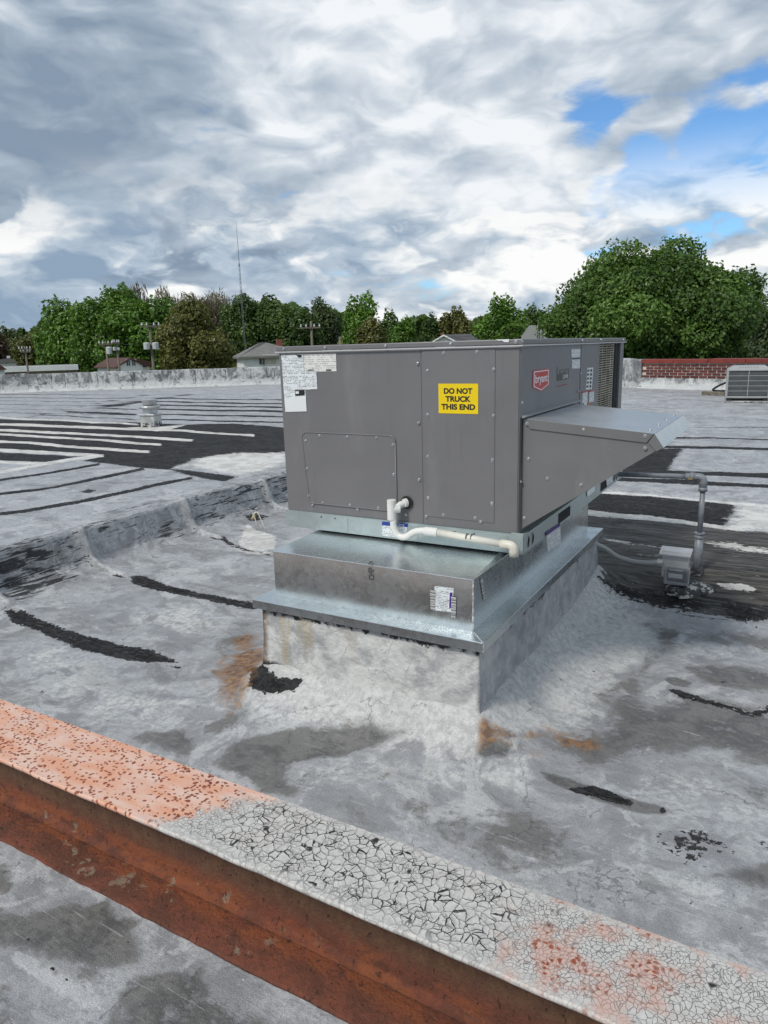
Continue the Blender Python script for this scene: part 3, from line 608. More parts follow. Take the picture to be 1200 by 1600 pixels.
# -- bay floor
paint(*T, [(8, 952), (40, 955), (75, 974), (124, 991), (176, 1005), (240, 1019), (276, 1034), (225, 1034), (172, 1027), (127, 1016), (94, 1001), (49, 982), (20, 974)], ZB, 0.02)
paint(*T, [(268, 1041), (284, 1041), (289, 1045), (275, 1044)], ZB, 0.01)
paint(*T, [(203, 899), (225, 900), (262, 914), (319, 928), (400, 942), (400, 953), (337, 941), (277, 928), (240, 920), (207, 911)], ZB, 0.02)
stroke(*T, [(346, 838), (358, 850), (380, 858), (425, 868)], [3, 5, 4, 3], ZB, 0.02, 0.95)
stroke(*W_, [(356, 850), (385, 862), (425, 866)], [5, 7, 4], ZB, 0.04, 0.7)
paint(*T, [(380, 1040), (400, 1042), (436, 1056), (476, 1064), (468, 1075), (425, 1080), (392, 1071)], -0.66, 0.02)
stroke(*R_, [(393, 990), (385, 1030), (360, 1058), (345, 1085)], [30, 48, 50, 36], ZB, 0.12, 1.0)
stroke(*S, [(392, 930), (380, 985), (330, 1020)], [20, 50, 40], ZB, 0.12, 0.6)
stroke(*R_, [(752, 1125), (762, 1145), (745, 1165)], [14, 32, 20], -0.66, 0.05, 1.0)
stroke(*R_, [(765, 1136), (800, 1148), (860, 1150), (925, 1162)], [12, 12, 12, 16], ZB, 0.06, 0.85)
stroke(*R_, [(800, 1165), (850, 1180)], [12, 8], ZB, 0.05, 0.6); stroke(*R_, [(742, 1170), (748, 1200)], [24, 10], ZB, 0.08, 0.45)
paint(*S, [(742, 1172), (752, 1158), (778, 1150), (805, 1166), (795, 1184), (755, 1184)], ZB, 0.025)
for poly, so, am in (([(345, 1200), (375, 1160), (450, 1138), (575, 1122), (640, 1140), (600, 1160), (530, 1180), (450, 1190), (440, 1210), (465, 1238), (425, 1230)], 0.05, 1), ([(215, 1152), (280, 1140), (312, 1155), (302, 1185), (255, 1170)], 0.06, 1),
                     ([(300, 1140), (330, 1120), (395, 1095), (390, 1120), (340, 1150)], 0.08, 0.7), ([(600, 1190), (660, 1178), (700, 1200), (640, 1235), (560, 1215)], 0.10, 0.5),
                     ([(600, 1235), (675, 1250), (750, 1275), (830, 1262), (900, 1290), (930, 1330), (810, 1345), (725, 1315), (640, 1290)], 0.12, 0.75),
                     ([(840, 1203), (900, 1220), (990, 1248), (1042, 1260), (1036, 1270), (980, 1264), (900, 1240), (862, 1226)], 0.02, 1),
                     ([(880, 1170), (925, 1120), (985, 1055), (1030, 1000), (1045, 985), (1055, 1000), (1010, 1070), (1010, 1100), (1080, 1090), (1220, 1110), (1300, 1200), (1200, 1200), (1100, 1175), (980, 1170), (940, 1210)], 0.10, 0.78),
                     ([(1020, 985), (1050, 980), (1062, 992), (1045, 1000), (1025, 998)], 0.03, 0.9), ([(1060, 1040), (1120, 1035), (1200, 1050), (1300, 1080), (1200, 1085), (1100, 1075)], 0.06, 0.75),
                     ([(1035, 1060), (1062, 1058), (1086, 1068), (1078, 1076), (1050, 1072)], 0.02, 0.9), ([(1110, 1362), (1160, 1350), (1300, 1365), (1300, 1400), (1180, 1385)], 0.05, 0.9),
                     ([(960, 960), (1100, 975), (1300, 1000), (1300, 1025), (1100, 1010), (1000, 985)], 0.08, 0.6), ([(1100, 1200), (1300, 1230), (1300, 1290), (1180, 1260)], 0.15, 0.5),
                     ([(60, 1040), (150, 1040), (220, 1060), (200, 1090), (110, 1080)], 0.15, 0.35), ([(20, 1130), (-20, 1060), (40, 1050), (90, 1120)], 0.12, 0.35), ([(110, 930), (200, 960), (260, 990), (180, 985), (90, 950)], 0.12, 0.3)):
    paint(*S, poly, ZB, so, am)
paint(*T, [(885, 1236), (918, 1227), (960, 1238), (990, 1258), (950, 1252)], ZB, 0.012)
paint(*T, [(1030, 1262), (1040, 1260), (1044, 1267), (1034, 1269)], ZB, 0.01)
paint(*T, [(1033, 1310), (1070, 1296), (1110, 1305), (1130, 1322), (1080, 1334), (1055, 1325)], ZB, 0.07, 0.80)
stroke(*T, [(1046, 1077), (1067, 1086), (1101, 1097), (1147, 1107), (1175, 1118), (1205, 1110)], [4, 12, 6, 5, 6, 12], ZB, 0.02, 0.95)
paint(*T, [(1182, 1312), (1200, 1322), (1215, 1330), (1195, 1325)], ZB, 0.01)
for poly, am in (([(748, 1118), (830, 1060), (900, 1000), (945, 950), (990, 960), (1010, 990), (1000, 1030), (930, 1090), (880, 1125), (800, 1148)], 1.0), ([(420, 1068), (560, 1090), (748, 1128), (745, 1170), (600, 1140), (490, 1110), (400, 1100)], 1.0),
                 ([(470, 1195), (540, 1180), (700, 1170), (740, 1195), (700, 1250), (560, 1225), (500, 1230)], 0.55), ([(750, 1190), (840, 1195), (870, 1240), (800, 1255), (720, 1230)], 0.6), ([(960, 1200), (1060, 1200), (1150, 1250), (1050, 1240)], 0.5),
                 ([(0, 1080), (60, 1000), (200, 1060), (330, 1080), (240, 1140), (100, 1110)], 0.45), ([(200, 960), (330, 940), (360, 985), (260, 1000)], 0.5), ([(1010, 1000), (1090, 990), (1180, 1010), (1150, 1030), (1050, 1030)], 0.7), ([(1000, 1340), (1100, 1370), (1200, 1440), (1050, 1420)], 0.4)):
    paint(*PALE, poly, ZB, 0.14, am)
# -- near strip in front of the beam
ZN = -0.74
for poly, so, am in (([(-40, 1425), (60, 1418), (110, 1402), (165, 1410), (215, 1450), (235, 1500), (140, 1525), (60, 1500), (-40, 1470)], 0.05, 0.8), ([(190, 1525), (320, 1508), (345, 1560), (420, 1590), (500, 1640), (150, 1640)], 0.05, 0.75), ([(110, 1430), (165, 1400), (185, 1430), (225, 1440), (205, 1465), (150, 1460)], 0.03, 0.9),
                     ([(-60, 1520), (60, 1535), (80, 1600), (60, 1680), (-60, 1680)], 0.08, 0.55), ([(0, 1350), (20, 1380), (10, 1400), (-30, 1390)], 0.03, 0.7)):
    paint(*S, poly, ZN, so, am)
# -- brushed black on the upstand face
def brushzone(y0, y1, x0, x1, amt):
    m_ = sst(y0-0.12, y0+0.12, Y)*sst(y1+0.12, y1-0.12, Y)*sst(x0-0.03, x0+0.02, X)*sst(x1+0.05, x1-0.03, X); PB[..., 2] = np.maximum(PB[..., 2], (m_*amt).astype(np.float32))
brushzone(-0.20, 0.30, -3.64, -3.36, 0.66); brushzone(-1.5, -0.30, -3.66, -3.40, 0.66); brushzone(0.25, 0.52, -3.64, -3.45, 0.36); brushzone(0.60, 0.95, -3.64, -3.57, 0.50); brushzone(0.85, 1.56, -3.62, -3.50, 0.22)
brushzone(1.15, 1.58, -3.60, -3.36, 0.24); brushzone(1.66, 4.2, -3.66, -3.46, 0.36); brushzone(-1.0, 4.5, -3.72, -3.63, 0.34); brushzone(-2.5, -1.5, -3.66, -3.45, 0.5); brushzone(1.0, 4.0, -3.90, -3.72, 0.22)
def band(arr, ch, x0, x1, f, w, amt):       # a narrow band that runs down the upstand at y = f(x)
    m_ = np.clip(1.15-np.abs(Y-f(X))/w, 0, 1)*sst(x0-0.02, x0+0.02, X)*sst(x1+0.03, x1-0.03, X)*amt; arr[..., ch] = np.maximum(arr[..., ch], m_)
for s_ in SEAM:
    fcv = lambda x, s_=s_: s_-0.03+0.22*np.clip(x+3.45, 0, 1)**1.5*-0.3
    PB[..., 2] *= 1-0.9*np.clip(1.3-np.abs(Y-fcv(X)-0.035)/0.035, 0, 1)*(X < -3.1)*(X > -3.62)
    band(PC, 0, -3.62, -3.12, lambda x: fcv(x)+0.035, 0.035, 0.55)
    band(PA, 0, -3.60, -3.10, fcv, 0.012, 0.62)
paint(*W_, [(372, 850), (382, 830), (389, 818), (397, 827), (402, 829), (418, 834), (432, 838), (431, 858), (400, 863)], -0.68, 0.02, 0.95)
paint(*T, [(382, 806), (400, 802), (420, 806), (412, 815), (394, 816)], -0.60, 0.04, 0.7)
PALE[0][..., 0] = np.maximum(PALE[0][..., 0], np.exp(-(dc/0.22)**2)*0.9)

nx, ny = X.shape
idx = np.arange(nx*ny).reshape(nx, ny)
quads = np.stack([idx[:-1, :-1], idx[1:, :-1], idx[1:, 1:], idx[:-1, 1:]], -1)[keep]
used = np.zeros(nx*ny, bool); used[quads.ravel()] = True; remap = np.cumsum(used)-1
V = np.stack([X, Y, H], -1).reshape(-1, 3)[used]; quads = remap[quads]
def mesh_np(name, V, Q, mat_, smooth=True):
    me = bpy.data.meshes.new(name); k = Q.shape[1]
    me.vertices.add(len(V)); me.vertices.foreach_set('co', V.astype(np.float32).ravel())
    me.loops.add(Q.size); me.loops.foreach_set('vertex_index', Q.astype(np.int32).ravel())
    me.polygons.add(len(Q)); me.polygons.foreach_set('loop_start', np.arange(0, Q.size, k, dtype=np.int32))
    me.polygons.foreach_set('use_smooth', np.full(len(Q), smooth)); me.update(calc_edges=True); me.materials.append(mat_); return me
me = mesh_np('roof', V, quads, M_ROOF)
for nm, arr in (('paint_a', PA), ('paint_b', PB), ('paint_c', PC)):
    a_ = me.attributes.new(nm, 'FLOAT_COLOR', 'POINT'); a_.data.foreach_set('color', arr.reshape(-1, 4)[used].ravel())
roof = bpy.data.objects.new('roof', me); col.objects.link(roof); tag(roof, 'silver coated flat roof with black seams and damp stains', kind='structure')
def roof_z(x, y):
    return float(H[np.clip(np.searchsorted(xs, x), 0, nx-1), np.clip(np.searchsorted(ys, y), 0, ny-1)])

# ground far below, to the horizon
def m_ground(gg, b, pos):
    n = gg.noise(pos, 0.05, 6, 0.6); gg.set(b.inputs['Base Color'], gg.mix(gg.ss(n, 0.4, 0.6), (0.05, 0.085, 0.025), (0.09, 0.10, 0.05)))
    b.inputs['Roughness'].default_value = 0.95
GZ = -6.0
tag(MB().add([(-3000, -3000, GZ), (3000, -3000, GZ), (3000, 3000, GZ), (-3000, 3000, GZ)], [(0, 1, 2, 3)]).build('ground', mat('grass_ground', m_ground)), 'grassy ground below the building', kind='structure')

# ---------------------------------------------------------------- parapets
def m_parapet(gg, b, pos):
    z = gg.sep(pos)[2]; k = lambda n, a: gg.m('MULTIPLY', gg.m('SUBTRACT', n, 0.5), a)
    n = gg.noise(gg.scale(pos, (1.6, 1.6, 1.0)), 1.6, 7, 0.7, 0.8); f = gg.noise(pos, 6, 6, 0.7)
    c = gg.mix(gg.ss(n, 0.42, 0.56), (0.17, 0.18, 0.19), (0.48, 0.495, 0.49))
    c = gg.mix(gg.m('MULTIPLY', gg.ss(gg.noise(gg.scale(pos, (3, 3, 1.4)), 1.0, 7, 0.72, 0.6), 0.53, 0.60), 0.75), c, (0.07, 0.073, 0.078))
    c = gg.mix(gg.m('MULTIPLY', gg.ss(gg.m('ADD', z, k(f, 0.45)), -0.08, -0.20), 0.8), c, (0.60, 0.62, 0.61))
    c = gg.mix(gg.m('MULTIPLY', gg.ss(gg.noise(pos, 3.3, 6, 0.7), 0.57, 0.62), 0.6), c, (0.05, 0.05, 0.05))
    gg.set(b.inputs['Base Color'], c); b.inputs['Roughness'].default_value = 0.6; gg.set(b.inputs['Normal'], gg.bump(gg.m('ADD', n, f), 0.06))
M_PARA = mat('coated_parapet', m_parapet)
def wall_mesh(name, p0, p1, zb, zt, th, m_, parent=None, wob=0.02, step=0.5, cant=0.12):
    p0, p1 = np.array(p0[:2]), np.array(p1[:2]); L = np.linalg.norm(p1-p0); dd = (p1-p0)/L; nn = np.array([-dd[1], dd[0]]); n = max(2, int(L/step))
    mb = MB(); prof = [(-cant-0.10, zb-0.03), (-cant*0.55, zb+0.03), (-0.02, zb+cant), (0.0, zb+0.45*(zt-zb)), (0.01, zt-0.03), (0.03, zt), (th-0.03, zt), (th, zt-0.04), (th, GZ)]
    vs_ = []; k = len(prof)
    for i in range(n+1):
        q = p0+dd*L*i/n
        for j, (o, z) in enumerate(prof):
            w = (random.random()-0.5)*wob; vs_.append((q[0]+nn[0]*(o+w), q[1]+nn[1]*(o+w), z+(w*0.8 if 4 <= j <= 7 else 0)))
    fs = [(i*k+j, (i+1)*k+j, (i+1)*k+j+1, i*k+j+1) for i in range(n) for j in range(k-1)]
    return mb.add(vs_, fs).build(name, m_, parent, smooth=True)
zt_L = float(atd(240, 578.5, (PA0+dA[0]*0-CAM)@fw if False else float(((PA0+PA1)/2-CAM)@fw))[2])
pw = thing('parapet_wall', 'long low coated parapet wall across the back left of the roof', 'parapet', (PA0[0], PA0[1], ZL))
PAe = PA0[:2]+dA*19.5; PAs = PA0[:2]
wall_mesh('wall_face', PAs, PAe, ZL, zt_L, 0.35, M_PARA, pw, 0.03)
# membrane laps on the wall
LA = np.linalg.norm((PA1-PA0)[:2])
for i, px in enumerate((78, 98, 148, 205, 262, 300, 348, 388, 425)):
    f_ = (px-45)/(438-45); q = PA0[:2]+dA*LA*f_*(1/(1+0.0))
    mb = MB(); w = 0.05
    for s_ in (0,):
        a_, b_ = q-nA*0.022, q+dA*w*2-nA*0.022
        mb.add([(a_[0], a_[1], ZL+0.12), (b_[0], b_[1], ZL+0.12), (b_[0], b_[1], zt_L-0.02), (a_[0], a_[1], zt_L-0.02),
                (a_[0]+nA[0]*.05, a_[1]+nA[1]*.05, ZL+0.12), (b_[0]+nA[0]*.05, b_[1]+nA[1]*.05, ZL+0.12), (b_[0]+nA[0]*.05, b_[1]+nA[1]*.05, zt_L-0.02), (a_[0]+nA[0]*.05, a_[1]+nA[1]*.05, zt_L-0.02)],
               [(0, 1, 2, 3), (4, 5, 1, 0), (3, 2, 6, 7), (0, 3, 7, 4), (1, 5, 6, 2)])
    mb.build('membrane_lap', M_PARA, pw, bevel=0.01)
# left return of the parapet, turned toward the camera
pr = thing('parapet_wall', 'bluish grey parapet return at the far left edge of the roof', 'parapet', (PA0[0], PA0[1], ZL))
dR = -np.array([dA[0]*math.cos(0.5)-dA[1]*math.sin(0.5)*-1*-1, 0]) if False else None
ang = math.atan2(dA[1], dA[0])+PI+math.radians(18); q1 = PA0[:2]+np.array([math.cos(ang), math.sin(ang)])*14
wall_mesh('wall_face', q1, PA0[:2]+dA*0.02, ZL, zt_L+0.02, 0.35, M_PARA, pr, 0.03)

# brick parapet on the right
Dm = float(((PB0+PB1)/2-CAM)@fw)
zt_B = float(atd(1100, 560.5, Dm)[2]); zb_B = float(atd(1100, 592, Dm)[2])
LB = float(np.linalg.norm((PB1-PB0)[:2]))
angB = math.atan2(dB[1], dB[0])
bw = thing('brick_parapet', 'red brick parapet with red painted coping at the back right of the roof', 'brick wall', (PB0[0], PB0[1], BZ), angB)
M_MORT = mat('pale_mortar', color=(0.56, 0.49, 0.44), rough=0.9, var=0.1)
def m_brick(gg, b, pos):
    r = gg.node('ShaderNodeObjectInfo').outputs['Random']; n = gg.noise(pos, 14, 5, 0.6)
    c = gg.mix(r, (0.070, 0.018, 0.015), (0.165, 0.045, 0.034)); c = gg.mix(gg.m('MULTIPLY', gg.ss(n, 0.45, 0.7), 0.4), c, (0.09, 0.035, 0.03))
    gg.set(b.inputs['Base Color'], c); b.inputs['Roughness'].default_value = 0.85; gg.set(b.inputs['Normal'], gg.bump(n, 0.01))
M_BRICK = mat('red_brick', m_brick)
M_COP = mat('red_painted_coping', color=(0.19, 0.030, 0.021), rough=0.6, var=0.22, vscale=5)
hT, hB = zt_B-BZ, zb_B-BZ
MB().box(0.03, 12, 0.03, 0.33, GZ-BZ, hT-0.10).build('mortar_backing', M_MORT, bw, local=True)
for i in range(14): MB().box(0.02+i*0.86, 0.02+i*0.86+0.852, -0.025+random.uniform(-.003, .003), 0.36, hT-0.095, hT+random.uniform(-0.005, 0.005)).build('coping_piece', M_COP, bw, bevel=0.008, local=True)
BL, BH = 0.213, 0.066
me_b = None; nrow = int((hT-0.10-hB)/BH)+1
for rrow in range(nrow):
    z0 = hT-0.105-(rrow+1)*BH
    for i in range(34):
        xx = 0.03+(i-0.5*(rrow % 2))*BL
        if xx < -0.02: continue
        if me_b is None:
            o = MB().box(0, BL-0.021, 0, 0.09, 0, BH-0.018).build('brick', M_BRICK, bw, bevel=0.003, local=True); me_b = o
        else:
            o = me_b.copy(); col.objects.link(o)
        o.location = (xx, 0.012+random.uniform(-0.004, 0.004), z0)
        o['_b'] = bw['_b']
wf = wall_mesh('base_flashing', (0, -0.03), (11.6, -0.03), 0.0, hB+0.01, 0.09, mat('white_wall_flashing', m_parapet), None, 0.02, 0.4, 0.08)
for v in wf.data.vertices:
    if v.co.z < -3: v.co.z = -0.2
wf.parent = bw
tagw = None
# white coated corner block left of the brick
cw = thing('corner_parapet', 'whitewashed parapet corner where the brick wall begins', 'parapet', (PB0[0], PB0[1], BZ), angB)
MB().box(-0.46, 0.02, -0.03, 0.37, GZ-BZ, hT-0.0).build('corner_block', mat('white_coated_corner', m_parapet), cw, bevel=0.03, local=True)
MB().box(-0.62, -0.46, 0.10, 0.5, GZ-BZ, hT+0.01).build('side_return', M_PARA, cw, bevel=0.02, local=True)
MB().box(-3.5, -0.62, 0.2, 0.5, GZ-BZ, hT+0.02).build('side_return', M_PARA, cw, bevel=0.02, local=True)

# ---------------------------------------------------------------- roof curb
cb = thing('roof_curb', 'lumpy silver-white coated roof curb under the galvanised adapter', 'roof curb', (-0.55, 0.55, ZB))
x0, x1, y0, y1 = CUR; mb = MB()
per = []
st_ = 0.02
for a, b_, n_ in (((x0, y1), (x0, y0), 93), ((x0, y0), (x1, y0), 54), ((x1, y0), (x1, y1), 93), ((x1, y1), (x0, y1), 40)):
    for i in range(n_): per.append((a[0]+(b_[0]-a[0])*i/n_, a[1]+(b_[1]-a[1])*i/n_))
zz = np.linspace(-0.72, -0.262, 24); cxm, cym = (x0+x1)/2, (y0+y1)/2; vs_ = []
P_ = np.array(per); per_s = np.arange(len(per))*0.02
for iz, z in enumerate(zz):
    nz = (vnoise(per_s, np.full(len(per), z+9), 7, 4)-0.5)*0.020 + (vnoise(per_s, np.full(len(per), z*1.0+3), 2.0, 2)-0.5)*0.016
    fl = 0.045*math.exp(-(z+0.66)/0.05) if z > -0.66 else 0.045+(-0.66-z)*0.5
    if iz == len(zz)-1: nz = nz*0
    for (a, b_), w in zip(per, nz):
        ox = (-1 if a <= x0+1e-6 else 1 if a >= x1-1e-6 else 0); oy = (-1 if b_ <= y0+1e-6 else 1 if b_ >= y1-1e-6 else 0)
        k = (w+fl)/(math.hypot(ox, oy) or 1); vs_.append((a+ox*k, b_+oy*k, z))
N = len(per); fs = [(i*N+j, i*N+(j+1) % N, (i+1)*N+(j+1) % N, (i+1)*N+j) for i in range(len(zz)-1) for j in range(N)]
fs.append(tuple((len(zz)-1)*N+j for j in range(N)))
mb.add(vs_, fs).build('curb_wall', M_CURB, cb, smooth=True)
# bitumen blob at the left foot

# ---------------------------------------------------------------- galvanised curb adapter
ad = thing('curb_adapter', 'shiny galvanised sheet metal curb adapter between grey unit and coated curb', 'curb adapter', (-0.55, 0.55, -0.28))
fx0, fx1, fy0, fy1 = -1.115, 0.008, -0.395, 1.515
wx0, wx1, wy0, wy1 = -1.04, -0.068, -0.315, 1.44
mb = MB()
ring = lambda a, b_, c, d_, z: [(a, c, z), (b_, c, z), (b_, d_, z), (a, d_, z)]
mb.add(ring(fx0, fx1, fy0, fy1, -0.287)+ring(fx0, fx1, fy0, fy1, -0.247)+ring(wx0, wx1, wy0, wy1, -0.2435), [(0, 1, 5, 4), (1, 2, 6, 5), (2, 3, 7, 6), (3, 0, 4, 7), (4, 5, 9, 8), (5, 6, 10, 9), (6, 7, 11, 10), (7, 4, 8, 11)])
o = mb.build('base_flange', M_GALV, ad, bevel=0.003)
sm_ = o.modifiers.new('solid', 'SOLIDIFY'); sm_.thickness = 0.002
MB().add(ring(wx0, wx1, wy0, wy1, -0.2433)+ring(wx0, wx1, wy0, wy1, -0.034), [(0, 1, 5, 4), (1, 2, 6, 5), (2, 3, 7, 6), (3, 0, 4, 7)]).build('side_wall', M_GALV, ad, bevel=0.0)
MB().add(ring(wx0-0.003, wx1+0.003, wy0-0.003, wy1+0.003, -0.036)+ring(wx0-0.003, wx1+0.003, wy0-0.003, wy1+0.003, -0.030)+ring(wx0+0.02, wx1-0.02, wy0+0.34, wy1-0.1, -0.010), [(0, 1, 5, 4), (1, 2, 6, 5), (2, 3, 7, 6), (3, 0, 4, 7), (4, 5, 9, 8), (5, 6, 10, 9), (6, 7, 11, 10), (7, 4, 8, 11), (8, 9, 10, 11)]).build('top_deck', M_GALV, ad, bevel=0.002)
# welded corner seam and the mitre on the flange
M_WELD = mat('weld_bead', color=(0.62, 0.64, 0.64), rough=0.35, metal=0.8, var=0.3, vscale=120, bumpy=0.004)
wp = [(wx1+0.001, wy0-0.001, z) for z in np.linspace(-0.036, -0.242, 26)]
MB().tube(wp, [0.0028+0.0024*random.random() for _ in wp], 6).build('weld_seam', M_WELD, ad, smooth=True)
wp = [(wx1+(fx1-wx1)*t, wy0+(fy0-wy0)*t, -0.243-0.003*t) for t in np.linspace(0, 1, 12)]
MB().tube(wp, [0.0016+0.002*random.random() for _ in wp], 6).build('weld_seam', M_WELD, ad, smooth=True)
MB().tube([(fx1, fy0, -0.247), (fx1, fy0, -0.286)], 0.002, 6).build('weld_seam', M_WELD, ad)
# dark gasket under the unit
MB().box(wx0+0.03, wx1-0.03, 0.03, 1.4, -0.016, 0.004).build('gasket', M_BLACK, ad)

def plate_front(name, m_, parent, px0, py0, px1, py1, y, th=0.0012, corners=None):
    if corners: pts = [aty(a, b_, y) for a, b_ in corners]
    else:
        a, b_ = aty(px0, py0, y), aty(px1, py1, y); pts = [(a[0], y, a[2]), (b_[0], y, a[2]), (b_[0], y, b_[2]), (a[0], y, b_[2])]
    return MB().add([(p[0], y, p[2]) for p in pts]+[(p[0], y-th, p[2]) for p in pts], [(0, 1, 2, 3), (7, 6, 5, 4), (0, 4, 5, 1), (1, 5, 6, 2), (2, 6, 7, 3), (3, 7, 4, 0)]).build(name, m_, parent)
def plate_side(name, m_, parent, corners, x, th=0.0012, yz=None):
    pts = yz if yz else [(atx(a, b_, x)[1], atx(a, b_, x)[2]) for a, b_ in corners]
    n = len(pts)
    return MB().add([(x, *p) for p in pts]+[(x+th, *p) for p in pts], [tuple(range(n)), tuple(range(2*n-1, n-1, -1))]+[(i, (i+1) % n, n+(i+1) % n, n+i) for i in range(n)]).build(name, m_, parent)
def text(name, body, origin, ux, uy, w, h, m_, parent, bold=0.0, ext=0.0004, align=0):
    cu = bpy.data.curves.new('t', 'FONT'); cu.body = body; cu.size = 1.0; cu.offset = bold; cu.extrude = 0.0; cu.align_x = 'CENTER'; cu.space_line = 1.0
    ob = bpy.data.objects.new('t', cu); col.objects.link(ob); dg = bpy.context.evaluated_depsgraph_get()
    me_ = bpy.data.meshes.new_from_object(ob.evaluated_get(dg)); bpy.data.objects.remove(ob)
    co = np.array([v.co[:2] for v in me_.vertices]); mn, mx = co.min(0), co.max(0); ux, uy, origin = Vector(ux), Vector(uy), Vector(origin)-Vector(parent['_b'])
    nrm = ux.cross(uy)
    for v in me_.vertices:
        a = (v.co.x-mn[0])/(mx[0]-mn[0])*w; b_ = (v.co.y-mn[1])/(mx[1]-mn[1])*h; v.co = origin+ux*a+uy*b_+nrm*ext
    me_.materials.clear(); me_.materials.append(m_); o_ = bpy.data.objects.new(name, me_); col.objects.link(o_); o_.parent = parent; o_['_b'] = parent['_b']; return o_
FX, FZ = (1, 0, 0), (0, 0, 1); SY = (0, 1, 0)
# adapter stickers and stamps
yf = wy0-0.0015
plate_front('shipping_label', M_PRINTX, ad, 0, 0, 0, 0, yf, corners=[(679, 916), (709, 919), (707, 957), (676, 953)])
plate_front('label_stripe', M_PURP, ad, 0, 0, 0, 0, yf-0.0014, corners=[(703, 926), (707, 926.5), (706, 950), (702, 949.5)])
plate_front('barcode', M_BAR, ad, 0, 0, 0, 0, yf-0.0014, corners=[(672, 921), (680, 922), (680, 953), (673, 952)])
plate_front('barcode', M_BAR, ad, 0, 0, 0, 0, yf-0.0028, corners=[(705, 931), (713, 932), (712, 966), (705, 965)])
a = aty(586, 905, yf); text('stamp', 'ogo', (a[0], yf, a[2]), (0, 0, 1), (-1, 0, 0), 0.085, 0.022, M_INKG, ad, ext=-0.001)
for o_ in [o for o in bpy.data.objects if o.name == 'stamp']: bpy.data.objects.remove(o_)
a = aty(576, 906, yf); text('stamp', '069', (a[0], yf-0.001, a[2]), (0, 0, 1), (-1, 0, 0), 0.085, -0.026, M_INKG, ad, ext=0.0004)
plate_side('barcode', M_BAR, ad, [(750, 905), (754, 903), (759, 935), (755, 938)], wx1+0.002)
a = atx(836, 862, wx1+0.002); text('stamp', 'SUN SUPPLY\n175 CF', (wx1+0.002, a[1], a[2]-0.02), SY, FZ, 0.17, 0.05, M_INKG, ad) if False else text('stamp', '175 CF', (wx1+0.002, a[1], a[2]-0.01), SY, FZ, 0.12, 0.026, M_INKG, ad)

# ---------------------------------------------------------------- the rooftop unit
L_, Hh, WU = 1.885, 0.868, 1.187
un = thing('rooftop_unit', 'large grey packaged rooftop air conditioning unit with side hood and yellow warning sticker', 'rooftop unit', (-0.55, 0.9, 0.0))
MB().box(-WU, 0, 0.0, 1.26, 0.078, 0.842).box(-WU, -0.06, 1.26, L_, 0.078, 0.842).build('cabinet', M_GREY, un, bevel=0.003)
# top lid with turned-down flange and drip edge
MB().box(-WU-0.010, 0.010, -0.010, L_+0.01, 0.8455, Hh).build('top_lid', M_GREY, un, bevel=0.004)
MB().box(-WU-0.013, 0.013, -0.015, -0.0105, 0.8385, 0.8445).box(0.0105, 0.016, -0.015, L_+0.012, 0.8385, 0.8445).build('drip_edge', mat('edge_highlight_paint', m_paint((0.48, 0.48, 0.49))), un, bevel=0.001)  # pale colour paints in the highlight line beneath the lid
plate_front('scraped_paint', M_WHITE, un, 0, 0, 0, 0, -0.0105, corners=[(778, 533), (784, 533.5), (789, 532), (795, 532), (795, 537), (791, 538), (786, 536), (781, 535.5)][:4]) if False else MB().add([(x, -0.0125, z) for x, z in ((-0.10, 0.868), (-0.085, 0.862), (-0.075, 0.864), (-0.062, 0.857), (-0.046, 0.856), (-0.043, 0.868))], [(0, 1, 2, 3, 4, 5)]).build('scraped_paint', M_WHITE, un)
MB().add([(x, y, 0.8688) for x, y in ((-0.11, -0.011), (-0.03, -0.011), (-0.035, 0.02), (-0.06, 0.03), (-0.09, 0.015))], [(0, 1, 2, 3, 4)]).build('scraped_paint', M_WHITE, un)
# front panels: each a shallow pressing with its own joint
MB().box(-WU+0.002, -0.4365, -0.0022, 0.001, 0.084, 0.838).build('end_panel', M_GREY, un, bevel=0.0015)
MB().box(-0.4335, -0.004, -0.0035, 0.001, 0.084, 0.838).build('end_panel', M_GREY, un, bevel=0.0015)
MB().box(-0.425, -0.103, -0.0062, -0.003, 0.120, 0.832).build('access_panel', M_GREY, un, bevel=0.0022)
def rrect(x0, x1, z0, z1, r, n=6):
    p = []
    for cx2, cz2, a0 in ((x1-r, z1-r, 0), (x0+r, z1-r, 90), (x0+r, z0+0.004, 180), (x1-0.004, z0+0.004, 270)):
        rr_ = r if a0 < 180 else 0.004
        for k in range(n+1):
            a_ = math.radians(a0+90*k/n); p.append((cx2+rr_*math.cos(a_), cz2+rr_*math.sin(a_)))
    return p
rr_ = rrect(-1.075, -0.568, 0.128, 0.470, 0.03)
MB().prism(rr_, 'y', -0.0058, -0.002).build('access_cover', M_GREY, un, bevel=0.002)
rim = [(a_, -0.0055, b_) for a_, b_ in rr_]
MB().tube(rim+[rim[0]], 0.0032, 6).build('cover_rim', M_GREY, un, smooth=True)
# corner return and right-hand panels
MB().box(-0.002, 0.003, 0.004, 0.882, 0.560, 0.838).build('side_panel', M_GREY2, un, bevel=0.0015)
MB().box(-0.002, 0.005, 0.886, 1.262, 0.09, 0.838).build('side_panel', M_GREY2, un, bevel=0.0015)
MB().box(-0.002, 0.002, 0.80, 0.885, 0.09, 0.56).build('side_panel', M_GREY2, un)
MB().prism([(0.003, 0.570), (0.020, 0.566), (0.020, 0.562), (0.003, 0.558)], 'y', 0.012, 0.885).build('panel_ledge', mat('pale_ledge_paint', m_paint((0.28, 0.29, 0.30))), un)
